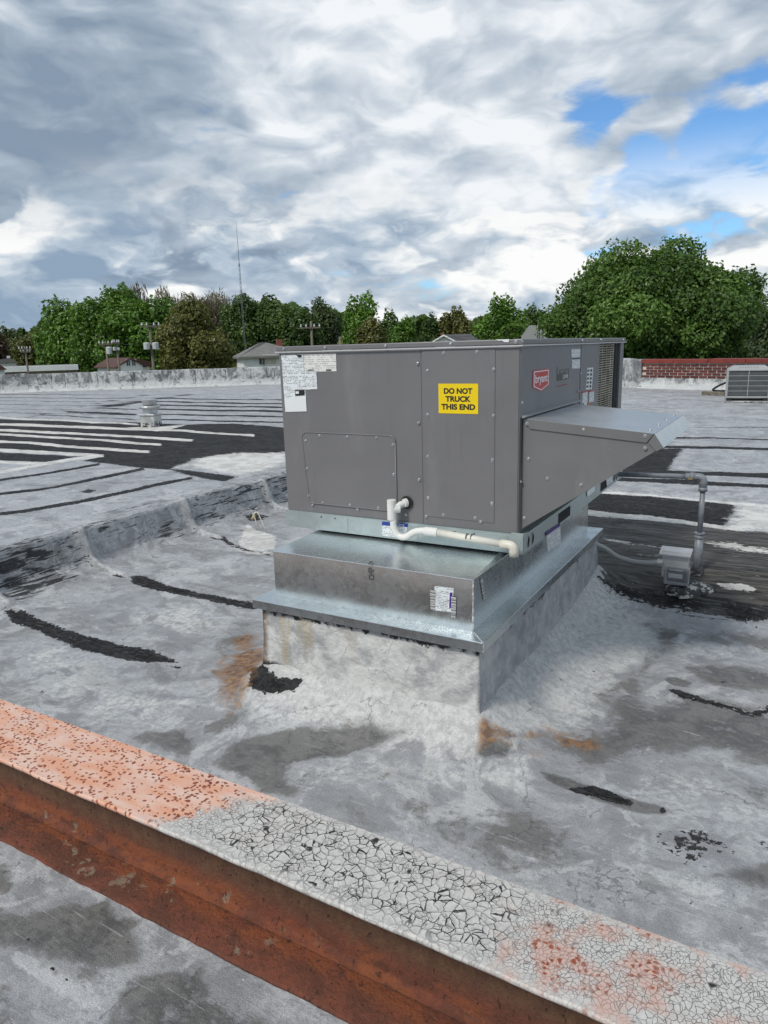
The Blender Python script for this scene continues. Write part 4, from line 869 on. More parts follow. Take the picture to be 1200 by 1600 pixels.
# coil bay
M_COIL = mat('coil_fins', color=(0.42, 0.39, 0.31), rough=0.45, metal=0.2, var=0.35, vscale=9)
MB().box(-0.055, -0.022, 1.262, 1.66, 0.08, 0.838).build('coil', mat('coil_depth', color=(0.05, 0.047, 0.04), rough=0.7, var=0.3, vscale=10), un)
mb = MB()
for i in range(58): mb.box(-0.022, -0.006, 1.264, 1.655, 0.085+i*0.013, 0.090+i*0.013)
for yy in (1.36, 1.46, 1.56): mb.box(-0.0058, -0.003, yy, yy+0.006, 0.085, 0.838)
tag(mb.build('coil_guard', M_COIL, un), kind='stuff')
MB().box(-0.055, -0.012, 1.66, 1.79, 0.08, 0.838).build('coil_side_plate', mat('coil_end_plate', color=(0.13, 0.15, 0.145), rough=0.4, metal=0.6, var=0.2), un)
MB().box(-0.02, -0.008, 1.70, 1.792, 0.08, 0.838).build('shadow_gap', M_DARK, un)
MB().box(-0.08, 0.003, 1.792, L_, 0.082, 0.842).build('corner_post', M_GREY2, un, bevel=0.002)
# base rail
bx0, bx1, by0, by1 = -1.196, 0.026, -0.012, 1.90
MB().box(bx0, bx1, by0, by0+0.004, 0.0, 0.080).box(bx1-0.004, bx1, by0+0.0042, by1, 0.0, 0.080).box(bx0, bx0+0.004, by0+0.0042, by1, 0.0, 0.080).box(bx0, bx1, by1-0.0, by1+0.004, 0, 0.08).box(bx0+0.005, bx1-0.005, by0+0.005, by1-0.005, 0.070, 0.0775).box(bx0+0.0045, bx1-0.0045, by0+0.0045, 0.06, -0.0015, 0.003).box(bx1-0.06, bx1-0.0045, 0.061, by1-0.005, -0.0015, 0.003).box(bx0, bx1, by0-0.0, 0.0-0.0005, 0.0802, 0.0825).build('base_rail', M_GALV_DULL, un)
for xx in (-0.93, -0.74, -0.56, -0.30, -0.14):
    box('rail_tab', M_GALV_DULL, un, xx, xx+0.10, by0-0.0018, by0+0.001, 0.006, 0.074)
box('corner_bracket', M_GALV_DULL, un, bx1-0.05, bx1+0.002, by0-0.0022, by0-0.0002, 0.0, 0.090)
box('corner_bracket', M_GALV_DULL, un, bx1+0.0004, bx1+0.0024, by0-0.0022, by0+0.10, 0.0, 0.082)
def hole_side(pxs, rnd):
    pts = [(atx(a_, b_, bx1+0.003)[1], atx(a_, b_, bx1+0.003)[2]) for a_, b_ in pxs]
    return plate_side('rail_slot', M_DARK, un, None, bx1+0.0026, 0.0006, yz=pts)
def ov(cy_0, cz_0, ry, rz_): return [(cy_0+ry*math.cos(t), cz_0+rz_*math.sin(t)) for t in np.linspace(0, 2*PI, 15)[:-1]]
for cy0, rz_ in ((0.047, .024), (0.105, .024), (1.66, .022), (1.73, .022)): 
    plate_side('rail_slot', M_DARK, un, None, bx1+0.0026, 0.0006, yz=ov(cy0, 0.04, 0.017, rz_)); 
    q = ov(cy0, 0.04, 0.018, rz_+.001); MB().tube([(bx1+0.0035, *p) for p in q]+[(bx1+0.0035, *q[0])], 0.0018, 5).build('slot_rim', M_SCREW, un, smooth=True)
for y0_, y1_ in ((0.49, 0.69), (1.32, 1.48)): plate_side('lifting_slot', M_DARK, un, None, bx1+0.0012, 0.0005, yz=[(y0_, 0.014), (y1_, 0.014), (y1_, 0.064), (y0_, 0.064)])
for xx in (-0.98, -0.90, -0.28, -0.19): MB().tube([(xx, by0-0.003, 0.066), (xx, by0-0.0015, 0.066)], 0.0035, 8).build('rail_hole', M_DARK, un)
# stickers on the rail
plate_front('rail_sticker', M_PRINTX, un, 0, 0, 0, 0, by0-0.0022, corners=[(597, 815), (637, 818), (636, 841), (597, 837)])
plate_front('sticker_header', M_BLUE, un, 0, 0, 0, 0, by0-0.0036, corners=[(597, 815), (637, 818), (637, 823.5), (597, 820.5)])
a = aty(612, 820.5, by0-0.005); text('sticker_title', 'NOTICE', (a[0], by0-0.0052, a[2]), FX, FZ, 0.065, 0.010, M_WHITE, un, 0.01)
plate_side('rail_sticker', M_PRINTY, un, [(853, 832), (875, 818), (876, 848), (856, 862)], bx1+0.004)
plate_side('sticker_header', M_PURP, un, [(853, 832), (875, 818), (875, 822), (853.5, 837)], bx1+0.0056)
plate_side('rail_tag', M_WHITE, un, [(917, 768), (929, 759), (929, 767), (918, 776)], bx1+0.004); plate_side('rail_tag', M_PRINTY, un, [(947, 748), (957, 742), (957, 752), (948, 759)], bx1+0.004)
# hood
hp = [(0.004, 0.552), (0.505, 0.508), (0.538, 0.462), (0.512, 0.444), (0.004, 0.094)]
hy0, hy1 = 0.028, 0.765
hpoly = [(hp[0][0], hp[0][1]-0.002), (0.50, 0.506), (0.515, 0.448), (0.004, 0.098)]
hood = MB().prism(hpoly, 'y', hy0, hy0+0.0025).build('hood', M_TAUPE, un)
MB().prism(hpoly, 'y', hy1-0.0025, hy1).build('hood_far_side', M_TAUPE, hood)
def sheet(pts, y0_, y1_, th):   # bent sheet: polyline in x-z swept along y
    mb_ = MB(); n = len(pts); vs2 = []
    for yy in (y0_, y1_):
        vs2 += [(p[0], yy, p[1]) for p in pts]
    return mb_.add(vs2, [(i, i+1, n+i+1, n+i) for i in range(n-1)])
o = sheet([(0.004, 0.556), (0.507, 0.511)], hy0-0.003, hy1+0.003, 0.002).build('hood_top', M_GALV_TOP, hood); m2 = o.modifiers.new('s', 'SOLIDIFY'); m2.thickness = 0.002; m2.offset = 0
o = sheet([(0.5085, 0.511), (0.542, 0.462), (0.53, 0.456)], hy0-0.003, hy1+0.003, 0.002).build('hood_lip', M_GALV, hood); m2 = o.modifiers.new('s', 'SOLIDIFY'); m2.thickness = 0.0022; m2.offset = 0
# folded side flange of the top sheet and of the lip (painted)
MB().prism([(0.004, 0.5565), (0.507, 0.5125), (0.482, 0.478), (0.035, 0.516)], 'y', hy0-0.0055, hy0-0.0032).build('hood_flange', M_TAUPE, hood, bevel=0.0006)
MB().prism([(0.509, 0.512), (0.543, 0.462), (0.518, 0.447), (0.489, 0.478)], 'y', hy0-0.0055, hy0-0.0032).build('hood_flange', M_TAUPE, hood, bevel=0.0006)
MB().prism([(0.02, 0.53), (0.49, 0.49), (0.50, 0.455), (0.02, 0.12)], 'y', 0.06, 0.072).build('filter_screen', M_DARK, hood)
# front label cluster
yl = -0.0028
plate_front('data_label', M_PRINTX, un, 0, 0, 0, 0, yl, corners=[(439.5, 554), (474, 553.5), (479.5, 643), (446, 644)])
plate_front('label_blank', M_WHITE, un, 0, 0, 0, 0, yl-0.0013, corners=[(444.5, 622), (478, 621), (479.3, 642.5), (446.3, 643.5)])
plate_front('note_label', M_PRINTX2, un, 0, 0, 0, 0, yl-0.0002, corners=[(474.5, 553.5), (525, 552.5), (526, 580), (476, 581)])
plate_front('small_label', M_PRINTX, un, 0, 0, 0, 0, yl-0.0004, corners=[(476, 580.5), (494.5, 580), (496, 608), (477.5, 609)])
plate_front('label_logo', M_INK, un, 0, 0, 0, 0, yl-0.002, corners=[(463, 554.5), (471, 554.5), (471, 557.5), (467, 559), (463, 557.5)][:4])
plate_front('label_logo', M_INK, un, 0, 0, 0, 0, yl-0.002, corners=[(461, 609.5), (475.5, 609), (476, 617.5), (461.5, 618.5)])
plate_front('label_logo_panel', M_WHITE, un, 0, 0, 0, 0, yl-0.0034, corners=[(462, 611.5), (467, 611.3), (467.3, 615), (462.2, 615.5)])
plate_front('label_footer', M_INK, un, 0, 0, 0, 0, yl-0.002, corners=[(509.5, 577.3), (517.5, 577), (517.7, 579), (509.7, 579.3)])
plate_front('label_heading', M_INK, un, 0, 0, 0, 0, yl-0.002, corners=[(481, 577.5), (490, 577.3), (490, 578.5), (481, 578.8)])
# yellow sign
a0 = aty(685, 599.5, -0.0075); a1 = aty(747, 647, -0.0075)
zs0, zs1, xs0, xs1 = a1[2], a0[2], a0[0], a1[0]
sgn = MB().box(xs0, xs1, -0.0078, -0.0064, zs0, zs1).build('warning_sticker', M_YEL, un)
wS, hS = xs1-xs0, zs1-zs0
for i, (t_, w_) in enumerate((('DO NOT', 0.72), ('TRUCK', 0.64), ('THIS END', 0.86))):
    text('lettering', t_, (xs0+wS*(0.5-w_/2), -0.0082, zs1-hS*(0.34+0.265*i)), FX, FZ, wS*w_, hS*0.195, M_INK, un, 0.042, 0.0003)
text('lettering', 'TA-0123', (xs0+wS*0.86, -0.0082, zs0+hS*0.03), FX, FZ, wS*0.1, hS*0.02, M_INK, un, 0.0, 0.0003) if False else None
# red badge
bp_ = [(832.5, 579), (858.2, 576), (858.2, 600.5), (844, 611), (832.3, 605)]
yz = [(atx(a_, b_, 0.004)[1], atx(a_, b_, 0.004)[2]) for a_, b_ in bp_]
yz = [(yz[0][0], yz[0][1]), (yz[1][0], yz[0][1]), (yz[2][0], yz[2][1]), ((yz[0][0]+yz[2][0])/2, yz[3][1]-0.002), (yz[0][0], yz[2][1])]
cyz = np.mean(yz, 0); ins_ = lambda k: [(cyz[0]+(p[0]-cyz[0])*k, cyz[1]+(p[1]-cyz[1])*k) for p in yz]
plate_side('badge', M_RED, un, None, 0.0032, 0.0016, yz=yz); plate_side('badge_border', M_WHITE, un, None, 0.005, 0.0004, yz=ins_(0.90)); plate_side('badge_face', M_RED, un, None, 0.0056, 0.0004, yz=ins_(0.81))
bwid = yz[1][0]-yz[0][0]; bhei = yz[0][1]-yz[3][1]
text('badge_lettering', 'bryant', (0.0062, yz[0][0]+bwid*0.12, yz[0][1]-bhei*0.70), SY, FZ, bwid*0.76, bhei*0.50, M_WHITE, un, 0.02, 0.0003)
# name plate lettering
a = atx(871, 590, 0.004); b_ = atx(892, 579, 0.004)
text('lettering', 'L', (0.0034, a[1]-0.01, a[2]-0.003), SY, FZ, 0.035, 0.050, M_INK, un, 0.0, 0.0003); text('lettering', 'EGACY', (0.0034, a[1]+0.028, a[2]+0.004), SY, FZ, 0.165, 0.030, M_INK, un, -0.012, 0.0003)
a = atx(870, 595.5, 0.004)
plate_side('name_bar', M_GREEN, un, None, 0.0032, 0.0006, yz=[(a[1], a[2]-0.0), (a[1]+0.195, a[2]-0.0), (a[1]+0.195, a[2]+0.030), (a[1], a[2]+0.030)])
text('lettering', 'LINE', (0.0042, a[1]+0.095, a[2]+0.006), SY, FZ, 0.085, 0.019, M_WHITE, un, 0.01, 0.0003)
M_REDF = mat('faded_red_print', color=(0.22, 0.05, 0.05), rough=0.5)
text('lettering', 'dependable technology', (0.0036, a[1]-0.005, a[2]-0.030), SY, FZ, 0.19, 0.011, M_REDF, un, 0.0, 0.0003) if False else plate_side('small_print', M_REDF, un, None, 0.0034, 0.0003, yz=[(a[1], a[2]-0.026), (a[1]+0.17, a[2]-0.026), (a[1]+0.17, a[2]-0.021), (a[1], a[2]-0.021)])
# side stickers
plate_side('side_label', M_PRINTY, un, [(892.5, 545.5), (906.5, 545), (906, 575.5), (893.5, 576)], 0.0034)
plate_side('label_band', M_GREEN, un, [(894, 559), (906, 558.5), (906, 561), (894, 561.5)], 0.0052)
plate_side('pictogram_label', M_WHITE, un, [(917.5, 575), (926.5, 574), (924.5, 608), (915, 609)], 0.0054)
for i in range(5):
    y_ = 577+i*6.2; plate_side('pictogram', M_INK, un, [(922.8-0.35*i, y_), (925-0.35*i, y_-0.3), (924.8-0.35*i, y_+3.6), (922.6-0.35*i, y_+4)], 0.0068); plate_side('pictogram', M_INKG, un, [(918-0.4*i, y_+0.6), (921-0.4*i, y_+0.3), (920.8-0.4*i, y_+3.4), (917.8-0.4*i, y_+3.8)], 0.0068)
plate_side('caution_label', M_PRINTY, un, [(910, 612), (917.8, 610.5), (917.5, 629), (909.5, 631)], 0.0056); plate_side('caution_label', M_PRINTY, un, [(921, 610.3), (928, 608.8), (927.8, 627.5), (920, 629)], 0.0056)
plate_side('caution_header', M_RED, un, [(910, 612), (917.8, 610.5), (917.8, 612.5), (910, 614.2)], 0.0072); plate_side('caution_header', M_RED, un, [(921, 610.3), (928, 608.8), (928, 611), (921, 612.5)], 0.0072)
plate_side('tag_label', M_WHITE, un, [(912.5, 630), (916.5, 629.5), (916.5, 640), (912.5, 640)], 0.0056); plate_side('tag_label', M_ORANGE, un, [(917, 630), (923.5, 629), (923.5, 640), (917, 640)], 0.0056)
# screws: one hex-washer head, copied
sm0 = MB(); 
sm0.tube([(0, 0, 0), (0, 0, 0.0015)], [0.0082, 0.0075], 12); sm0.tube([(0, 0, 0.0015), (0, 0, 0.0055)], [0.0050, 0.0042], 6)
sc0 = sm0.build('screw', M_SCREW, un, local=True, bevel=0.0006); first = [True]
def screw(p, axis):
    if first[0]: o_ = sc0; first[0] = False
    else: o_ = sc0.copy(); col.objects.link(o_)
    o_.location = (p[0]-un['_b'][0], p[1]-un['_b'][1], p[2]-un['_b'][2])
    o_.rotation_euler = (PI/2, 0, random.random()) if axis == 'f' else (0, PI/2, 0) if axis == 's' else (0, 0.09, 0)
    if axis == 'f': o_.rotation_euler = (Matrix.Rotation(PI/2, 3, 'X') @ Matrix.Rotation(random.random()*2, 3, 'Z')).to_euler()
    if axis == 's': o_.rotation_euler = (Matrix.Rotation(PI/2, 3, 'Y') @ Matrix.Rotation(random.random()*2, 3, 'Z')).to_euler()
for sx, sy in ((664,165),(708,198),(780,120),(928,114),(1004,192),(1002,399),(998,597),(996,790),(946,872),(921,855),(780,842),(703,848),(712,765),(710,581),(709,395),(668,431),(671,684),(227,488),(350,494),(481,497),(555,529),(557,661),(165,511),(171,635),(178,756),(195,797),(241,788),(362,798),(396,815),(489,811),(612,840)):
    p = aty(420+sx/2.857, 510+sy/2.857, -0.006); screw((p[0], -0.0058, p[2]), 'f')
for px, py in ((443.5, 550.5), (508, 546), (602, 543), (704, 539.5), (806, 536)):
    p = aty(px, py, -0.012); screw((p[0], -0.0115, 0.856), 'f')
for px in (815.5, 909.5, 939, 973): p = atx(px, 535, 0.012); screw((0.0115, p[1], 0.857), 's')
for sx, sy in ((162,571),(494,606),(855,643),(855,713)): p = aty(780+sx/3.75, 510+sy/3.75, hy0-0.006); screw((p[0], hy0-0.0052, p[2]), 'f')
for sx, sy in ((172,775),(283,891),(480,928),(147,1122)): p = aty(780+sx/3.75, 510+sy/3.75, hy0); screw((p[0], hy0-0.0005, p[2]), 'f')
for sx, sy in ((113,355/2.857),): pass
for z in (0.30, 0.62): screw((0.0028, 0.014, z), 's')
for sx, sy in ((477,278),(465,381),(478,448)): p = atx(780+sx/3.75, 510+sy/3.75, 0.005); screw((0.0045, p[1], p[2]), 's')
for fr in (0.12, 0.38, 0.66, 0.92): screw((0.478, hy0+(hy1-hy0)*fr, 0.5150), 't')

# ---------------------------------------------------------------- condensate pipe
yp = -0.062
cp = thing('drain_pipe', 'white plastic condensate drain pipe with trap on the end of the grey unit', 'drain pipe', (-0.59, yp, 0.0))
h0 = aty(636, 785, -0.006); tee = aty(612, 792, yp)
MB().tube([(h0[0], -0.0075, h0[2]), (h0[0], -0.0105, h0[2])], 0.030, 24).build('grommet', M_BLACK, cp, bevel=0.001)
MB().tube([(h0[0], -0.002, h0[2]), (tee[0]+0.012, yp+0.004, tee[2])], 0.0150, 14).build('stub_pipe', M_PVC, cp, smooth=True)
MB().tube([(h0[0], -0.009, h0[2]), (h0[0]-0.008, -0.022, h0[2]-0.001)], 0.0195, 14).build('socket', M_PVC, cp, bevel=0.001)
tx = tee[0]; zt_, zb_ = aty(613, 781, yp)[2], aty(613, 812, yp)[2]
MB().tube([(tx, yp, zb_), (tx, yp, zt_)], 0.0205, 16).tube([(tx, yp, (zt_+zb_)/2+0.004), (tx+0.030, yp+0.022, (zt_+zb_)/2+0.004)], 0.0195, 14).build('tee_fitting', M_PVC, cp, bevel=0.0015)
pp = [aty(a_, b_, yp) for a_, b_ in ((614, 808), (615, 824), (622, 838), (634, 840), (648, 830), (664, 829), (690, 833))]
pp = [(p[0], yp, p[2]) for p in pp]
MB().tube(roundtube(pp, 0.04, 7), 0.0150, 14).build('trap_bend', M_PVC, cp, smooth=True)
q = [aty(a_, b_, yp) for a_, b_ in ((664, 829.5), (684, 832), (729, 839), (733, 839.5), (783, 850), (797, 852), (803, 856), (803, 868))]
q = [(p[0], yp, p[2]) for p in q]
MB().tube([q[0], q[1]], 0.0190, 14).build('coupling', M_PVC, cp, bevel=0.001)
MB().tube([q[1], q[4]], 0.0150, 14).build('run_pipe', mat('aged_white_plastic', color=(0.70, 0.68, 0.60), rough=0.4, var=0.07, vscale=18), cp, smooth=True)
mid_ = Vector(q[2]); dr = (Vector(q[3])-Vector(q[2])).normalized()
MB().tube([mid_, mid_+dr*0.006], 0.0156, 14).build('ink_mark', M_INKG, cp); MB().tube([mid_+dr*0.022, mid_+dr*0.025], 0.0156, 14).build('ink_mark', M_INKG, cp)
e0 = Vector(q[4]); MB().tube(roundtube([e0, Vector(q[5])+Vector((0.015, 0, 0)), Vector(q[5])+Vector((0.017, 0, -0.045))], 0.025, 6), 0.0195, 14).build('end_elbow', M_PVCY, cp, smooth=True)

# ---------------------------------------------------------------- grey pipe, receptacle box, flexible conduit, cement mound
gx, gy = 0.515, 1.80; gz0 = roof_z(gx, gy)
gp = thing('gas_pipe', 'grey painted pipe rising from the roof and bending to the unit base', 'pipe', (gx, gy, gz0))
r_ = 0.0155
MB().tube([(0.02, gy, 0.036), (gx-0.05, gy, 0.048)], r_, 14).build('horizontal_run', M_GPIPE, gp, smooth=True)
MB().tube([(gx, gy, -0.03), (gx, gy, -0.30)], r_, 14).build('riser', M_GPIPE, gp, smooth=True)
MB().tube(roundtube([(gx-0.065, gy, 0.048), (gx, gy, 0.050), (gx, gy, -0.03)], 0.034, 8), 0.0225, 14).tube([(gx-0.075, gy, 0.048), (gx-0.05, gy, 0.048)], 0.0255, 14).tube([(gx, gy, -0.035), (gx, gy, -0.012)], 0.0255, 14).build('elbow', M_GPIPE, gp, smooth=True)
MB().tube([(gx-0.10, gy, 0.0475), (gx-0.074, gy, 0.048)], 0.0215, 14).build('pipe_fitting', M_GPIPE, gp, bevel=0.001)
MB().box(gx-0.085, gx-0.06, gy-0.027, gy-0.02, 0.033, 0.042).build('brass_tag', M_BRASS, gp)
MB().tube([(gx, gy, -0.30), (gx, gy, gz0-0.02)], 0.0245, 16).build('sleeve', M_GPIPE, gp, smooth=True)
for z in (-0.288, -0.312): MB().tube([(gx, gy, z), (gx, gy, z-0.012)], 0.030, 16).build('sleeve_collar', M_GPIPE, gp, bevel=0.002)
MB().lathe((gx, gy, gz0-0.02), [(0.055, 0), (0.045, 0.02), (0.034, 0.045), (0.030, 0.06), (0.001, 0.061)], 14).build('cement_collar', M_TAR, gp, smooth=True)

by_ = 1.58; b0, b1 = 0.335, 0.497; mz = roof_z(0.43, by_)
mo = thing('cement_mound', 'lump of black roofing cement with flaking white edge below the receptacle box', 'roof cement', (0.48, by_-0.02, mz))
mb = MB(); segs = 26; vs_ = []; rings = 8
for k in range(rings):
    t = k/(rings-1)
    for s_ in range(segs):
        a_ = 2*PI*s_/segs; w = 1+0.13*math.sin(3*a_+1)+0.08*math.sin(7*a_)+random.uniform(-.03, .03)
        rad = (1-t**2.2*0.97)*w; vs_.append((0.485+0.135*rad*math.cos(a_), by_+0.04+0.12*rad*math.sin(a_)-0.02, mz-0.02+0.075*(t**0.55)+random.uniform(-.003, .003)))
fs = [(k*segs+s_, k*segs+(s_+1) % segs, (k+1)*segs+(s_+1) % segs, (k+1)*segs+s_) for k in range(rings-1) for s_ in range(segs)]+[tuple((rings-1)*segs+s_ for s_ in range(segs))]
mb.add(vs_, fs).build('mound', M_TAR, mo, smooth=True)
rb = thing('receptacle_box', 'small grey weatherproof outlet box with clear cover beside the unit curb', 'electrical box', ((b0+b1)/2, by_, mz))
zc_ = {k: aty(1050, v, by_)[2] for k, v in dict(t=858, m=880, b=905).items()}
zt2 = zc_['t']; zb2 = zc_['b']
MB().box(b0+0.012, b1-0.004, by_-0.03, by_+0.035, zb2+0.02, zt2-0.003).build('box_body', M_BOX, rb, bevel=0.004)
MB().add([(b0-0.004, by_-0.055, zt2-0.018), (b1+0.006, by_-0.055, zt2-0.018), (b1+0.006, by_+0.045, zt2+0.004), (b0-0.004, by_+0.045, zt2+0.004),
          (b0-0.004, by_-0.055, zt2-0.028), (b1+0.006, by_-0.055, zt2-0.028), (b1+0.006, by_+0.045, zt2-0.008), (b0-0.004, by_+0.045, zt2-0.008)], [(0, 1, 2, 3), (7, 6, 5, 4), (0, 4, 5, 1), (1, 5, 6, 2), (2, 6, 7, 3), (3, 7, 4, 0)]).build('box_lid', M_BOX, rb, bevel=0.002)
cx0, cx1 = b0+0.035, b1+0.002; cz0, cz1 = zb2-0.005, zb2+0.085
cov = MB().box(cx0, cx1, by_-0.095, by_-0.035, cz0, cz1).build('cover', M_CLEAR, rb, bevel=0.008)
MB().box(cx0+0.012, cx1-0.012, by_-0.050, by_-0.0345, cz0+0.012, cz1-0.012).build('outlet_face', M_BLACK, rb, bevel=0.002)
MB().box(cx0+0.022, cx1-0.03, by_-0.058, by_-0.051, cz0+0.035, cz0+0.062).build('outlet', M_WHITE, rb, bevel=0.003)
MB().box(cx0-0.004, cx1+0.004, by_-0.037, by_-0.0305, cz0-0.004, cz1+0.006).build('cover_frame', M_BOX, rb, bevel=0.002)
MB().tube([((b0+b1)/2-0.005, by_, zb2+0.02), ((b0+b1)/2-0.005, by_, mz-0.02)], 0.016, 14).build('conduit_stub', mat('paint_splashed_stub', color=(0.33, 0.33, 0.31), rough=0.5, var=0.4, vscale=40), rb, smooth=True)
fc = thing('flexible_conduit', 'grey ribbed flexible conduit sagging from curb to outlet box', 'conduit', (0.15, by_, -0.42))
s0 = Vector((-0.03, 1.45, -0.33)); zc2 = aty(1028, 877, by_)[2]
cpts = [s0]+[Vector((aty(a_, b_, by_-0.03)[0], by_-0.03, aty(a_, b_, by_-0.03)[2])) for a_, b_ in ((948, 858), (962, 869), (985, 877), (1012, 880), (1033, 879))]
cpts = roundtube(cpts, 0.06, 5); fine_ = []
for i in range(len(cpts)-1):
    n = max(1, int((cpts[i+1]-cpts[i]).length/0.0045))
    for k in range(n): fine_.append(cpts[i].lerp(cpts[i+1], k/n))
MB().tube(fine_, [0.0138 if i % 2 else 0.0152 for i in range(len(fine_))], 12).build('ribbed_sleeve', M_CONDUIT, fc, smooth=True)
ce = cpts[-1]; MB().tube([ce-Vector((0.02, 0, 0)), ce], 0.021, 12).tube([ce, ce+Vector((0.012, 0.0, 0))], 0.024, 6).build('connector', M_BOX, fc, bevel=0.001)

# ---------------------------------------------------------------- steel beam in the foreground
zt3, zb3 = -0.42, -0.735
bm_ = thing('steel_beam', 'long rusty steel I-beam with cracked white and pink paint on its top flange in the foreground', 'steel beam', (0, -1.45, zb3))
xa, xb = -6.0, 3.2
def strip(name, prof, m_, x0_, x1_, dx_, jit, parent, seedv=0, closed=True):
    n = int((x1_-x0_)/dx_); k = len(prof); vs2 = []
    for i in range(n+1):
        xx = x0_+(x1_-x0_)*i/n
        for j, (yy, zz_, w) in enumerate(prof):
            a_ = float(vnoise(np.array([xx*1.0]), np.array([seedv+0.0]), 9, 4)[0]-0.5)*2*w*jit
            sgn_ = -1 if yy < -1.45 else 1
            vs2.append((xx, yy+a_*sgn_, zz_))
    fs2 = [(i*k+j, (i+1)*k+j, (i+1)*k+(j+1) % k, i*k+(j+1) % k) for i in range(n) for j in range(k)]
    fs2 += [tuple(range(k)), tuple(n*k+j for j in range(k))[::-1]]
    return MB().add(vs2, fs2).build(name, m_, parent, smooth=True, bevel=0)
y_n, y_f = -1.577, -1.318
o = strip('top_flange', [(y_n+0.004, zt3, 1), (y_n-0.001, zt3-0.004, 1), (y_n, zt3-0.010, 1), (y_n+0.003, zt3-0.016, .5), (y_f-0.003, zt3-0.016, .5), (y_f, zt3-0.010, .3), (y_f, zt3-0.004, .3), (y_f-0.004, zt3, .3)], M_BEAMTOP, xa, xb, 0.012, 0.007, bm_, 3.1)
for p in o.data.polygons:
    p.use_smooth = abs(p.normal.z) < 0.95
# web with fillets, and bottom flange
wprof = [(-1.452, zt3-0.0165, 0)]
for t in np.linspace(0, 1, 6): a_ = t*PI/2; wprof.append((-1.452-0.022*(1-math.sin(a_))*1.0, zb3+0.016+0.022*(1-math.cos(a_))+0.0, 0)) if False else None
fil = [(-1.452-0.024*(1-math.sin(t)), zb3+0.0165+0.024*(1-math.cos(t)), 0.2) for t in np.linspace(PI/2, 0, 6)]
fil2 = [(-1.442+0.024*(1-math.sin(t)), zb3+0.0165+0.024*(1-math.cos(t)), 0.2) for t in np.linspace(0, PI/2, 6)]
strip('web', [(-1.452, zt3-0.0165, 0)]+fil+fil2+[(-1.442, zt3-0.0165, 0)], M_RUST, xa, xb, 0.03, 0.004, bm_, 5.5)
strip('bottom_flange', [(-1.596, zb3+0.001, 1), (-1.598, zb3+0.010, 1), (-1.592, zb3+0.015, 1), (-1.30, zb3+0.015, .2), (-1.30, zb3+0.001, .2)], M_RUST, xa, xb, 0.012, 0.008, bm_, 8.2)
# crumbs of roofing on the near strip
def crumb(px, py, s, m_, label):
    p = at(px, py, roof_z(*at(px, py, ZN)[:2])); mb_ = MB(); vs2 = []
    for (a_, b_, c_) in ((-1, -.6, 0), (1, -.5, 0), (.8, .6, 0), (-.9, .5, 0), (-.6, -.3, .7), (.5, -.4, .8), (.6, .3, .5), (-.5, .35, .75)): vs2.append((p[0]+s*(a_+random.uniform(-.2, .2)), p[1]+s*.7*(b_+random.uniform(-.2, .2)), p[2]-0.0008+s*.6*c_))
    o_ = mb_.add(vs2, [(3, 2, 1, 0), (4, 5, 6, 7), (0, 1, 5, 4), (1, 2, 6, 5), (2, 3, 7, 6), (3, 0, 4, 7)]).build('debris_crumb', m_, None)
    return tag(o_, label, 'debris', 'crumbs on the near strip')
crumb(44, 1468, 0.006, M_BLACK, 'leftmost black roofing crumb on the near strip below the beam')
crumb(82, 1514, 0.008, M_BLACK, 'largest black roofing crumb on the near strip below the beam')
crumb(104, 1531, 0.006, M_BLACK, 'lowest of the black crumbs on the near strip below the beam')
crumb(200, 1472, 0.004, M_BLACK, 'tiny black crumb at the right edge of the near damp stain')
crumb(380, 1531, 0.005, M_PVCY, 'small pale chip lying close under the rusty beam')

# ---------------------------------------------------------------- frayed cable loop and cream patch at the step
zt4 = at(400, 862, ZB)
fl = thing('wire_stub', 'loop of cream painted wire above a cream patch at the step', 'wire loop', (zt4[0], zt4[1], ZB))
yv = zt4[1]; dp = float((zt4-CAM)@fw)
def pd(px, py, k=0.0): return tuple(atd(px, py, dp+k))
MB().tube(roundtube([pd(405, 829, .1), pd(396, 803, .1), pd(402, 799, .1), pd(408, 812, .1), pd(417, 833, .1)], 0.05, 6), 0.0045, 6).build('wire', M_PVCY, fl, smooth=True)
MB().tube(roundtube([pd(394, 812, .12), pd(397, 806, .12), pd(400, 801, .12)], 0.02, 4), 0.013, 8).build('wire_nut', mat('ochre_cap', color=(0.32, 0.26, 0.13), rough=0.6, var=0.3, vscale=40), fl, smooth=True)

# ---------------------------------------------------------------- roof vent on the left field
vb = at(237, 666, ZL); vd = float((vb-CAM)@fw); k_ = vd/F
vt = thing('roof_vent', 'round metal cap vent on a square painted curb in the black striped field', 'roof vent', (vb[0], vb[1], ZL), math.radians(18))
w2 = 0.5*0.5*(258-213)*k_*1.05; hz = lambda py: float(atd(236, py, vd)[2])-ZL
def m_vent(gg, b, pos):
    n = gg.noise(pos, 14, 6, 0.7); z = gg.sep(pos)[2]
    c = gg.mix(gg.ss(gg.noise(pos, 6, 5), 0.4, 0.6), (0.33, 0.34, 0.34), (0.52, 0.53, 0.51)); c = gg.mix(gg.m('MULTIPLY', gg.ss(n, 0.5, 0.54), gg.ss(z, ZL+0.12, ZL+0.04)), c, (0.02, 0.02, 0.02)); gg.set(b.inputs['Base Color'], c)
MB().box(-w2, w2, -w2, w2, -0.02, hz(649)).build('vent_curb', mat('painted_vent_curb', m_vent), vt, bevel=0.012, local=True)
MB().box(-w2*1.08, w2*1.08, -w2*1.08, w2*1.08, hz(649), hz(646)).build('curb_cap', M_GALV_TOP, vt, bevel=0.006, local=True)
M_ALU = mat('dull_aluminium', color=(0.50, 0.51, 0.51), rough=0.35, metal=0.7, var=0.1)
r0 = 13.2*k_*0.9
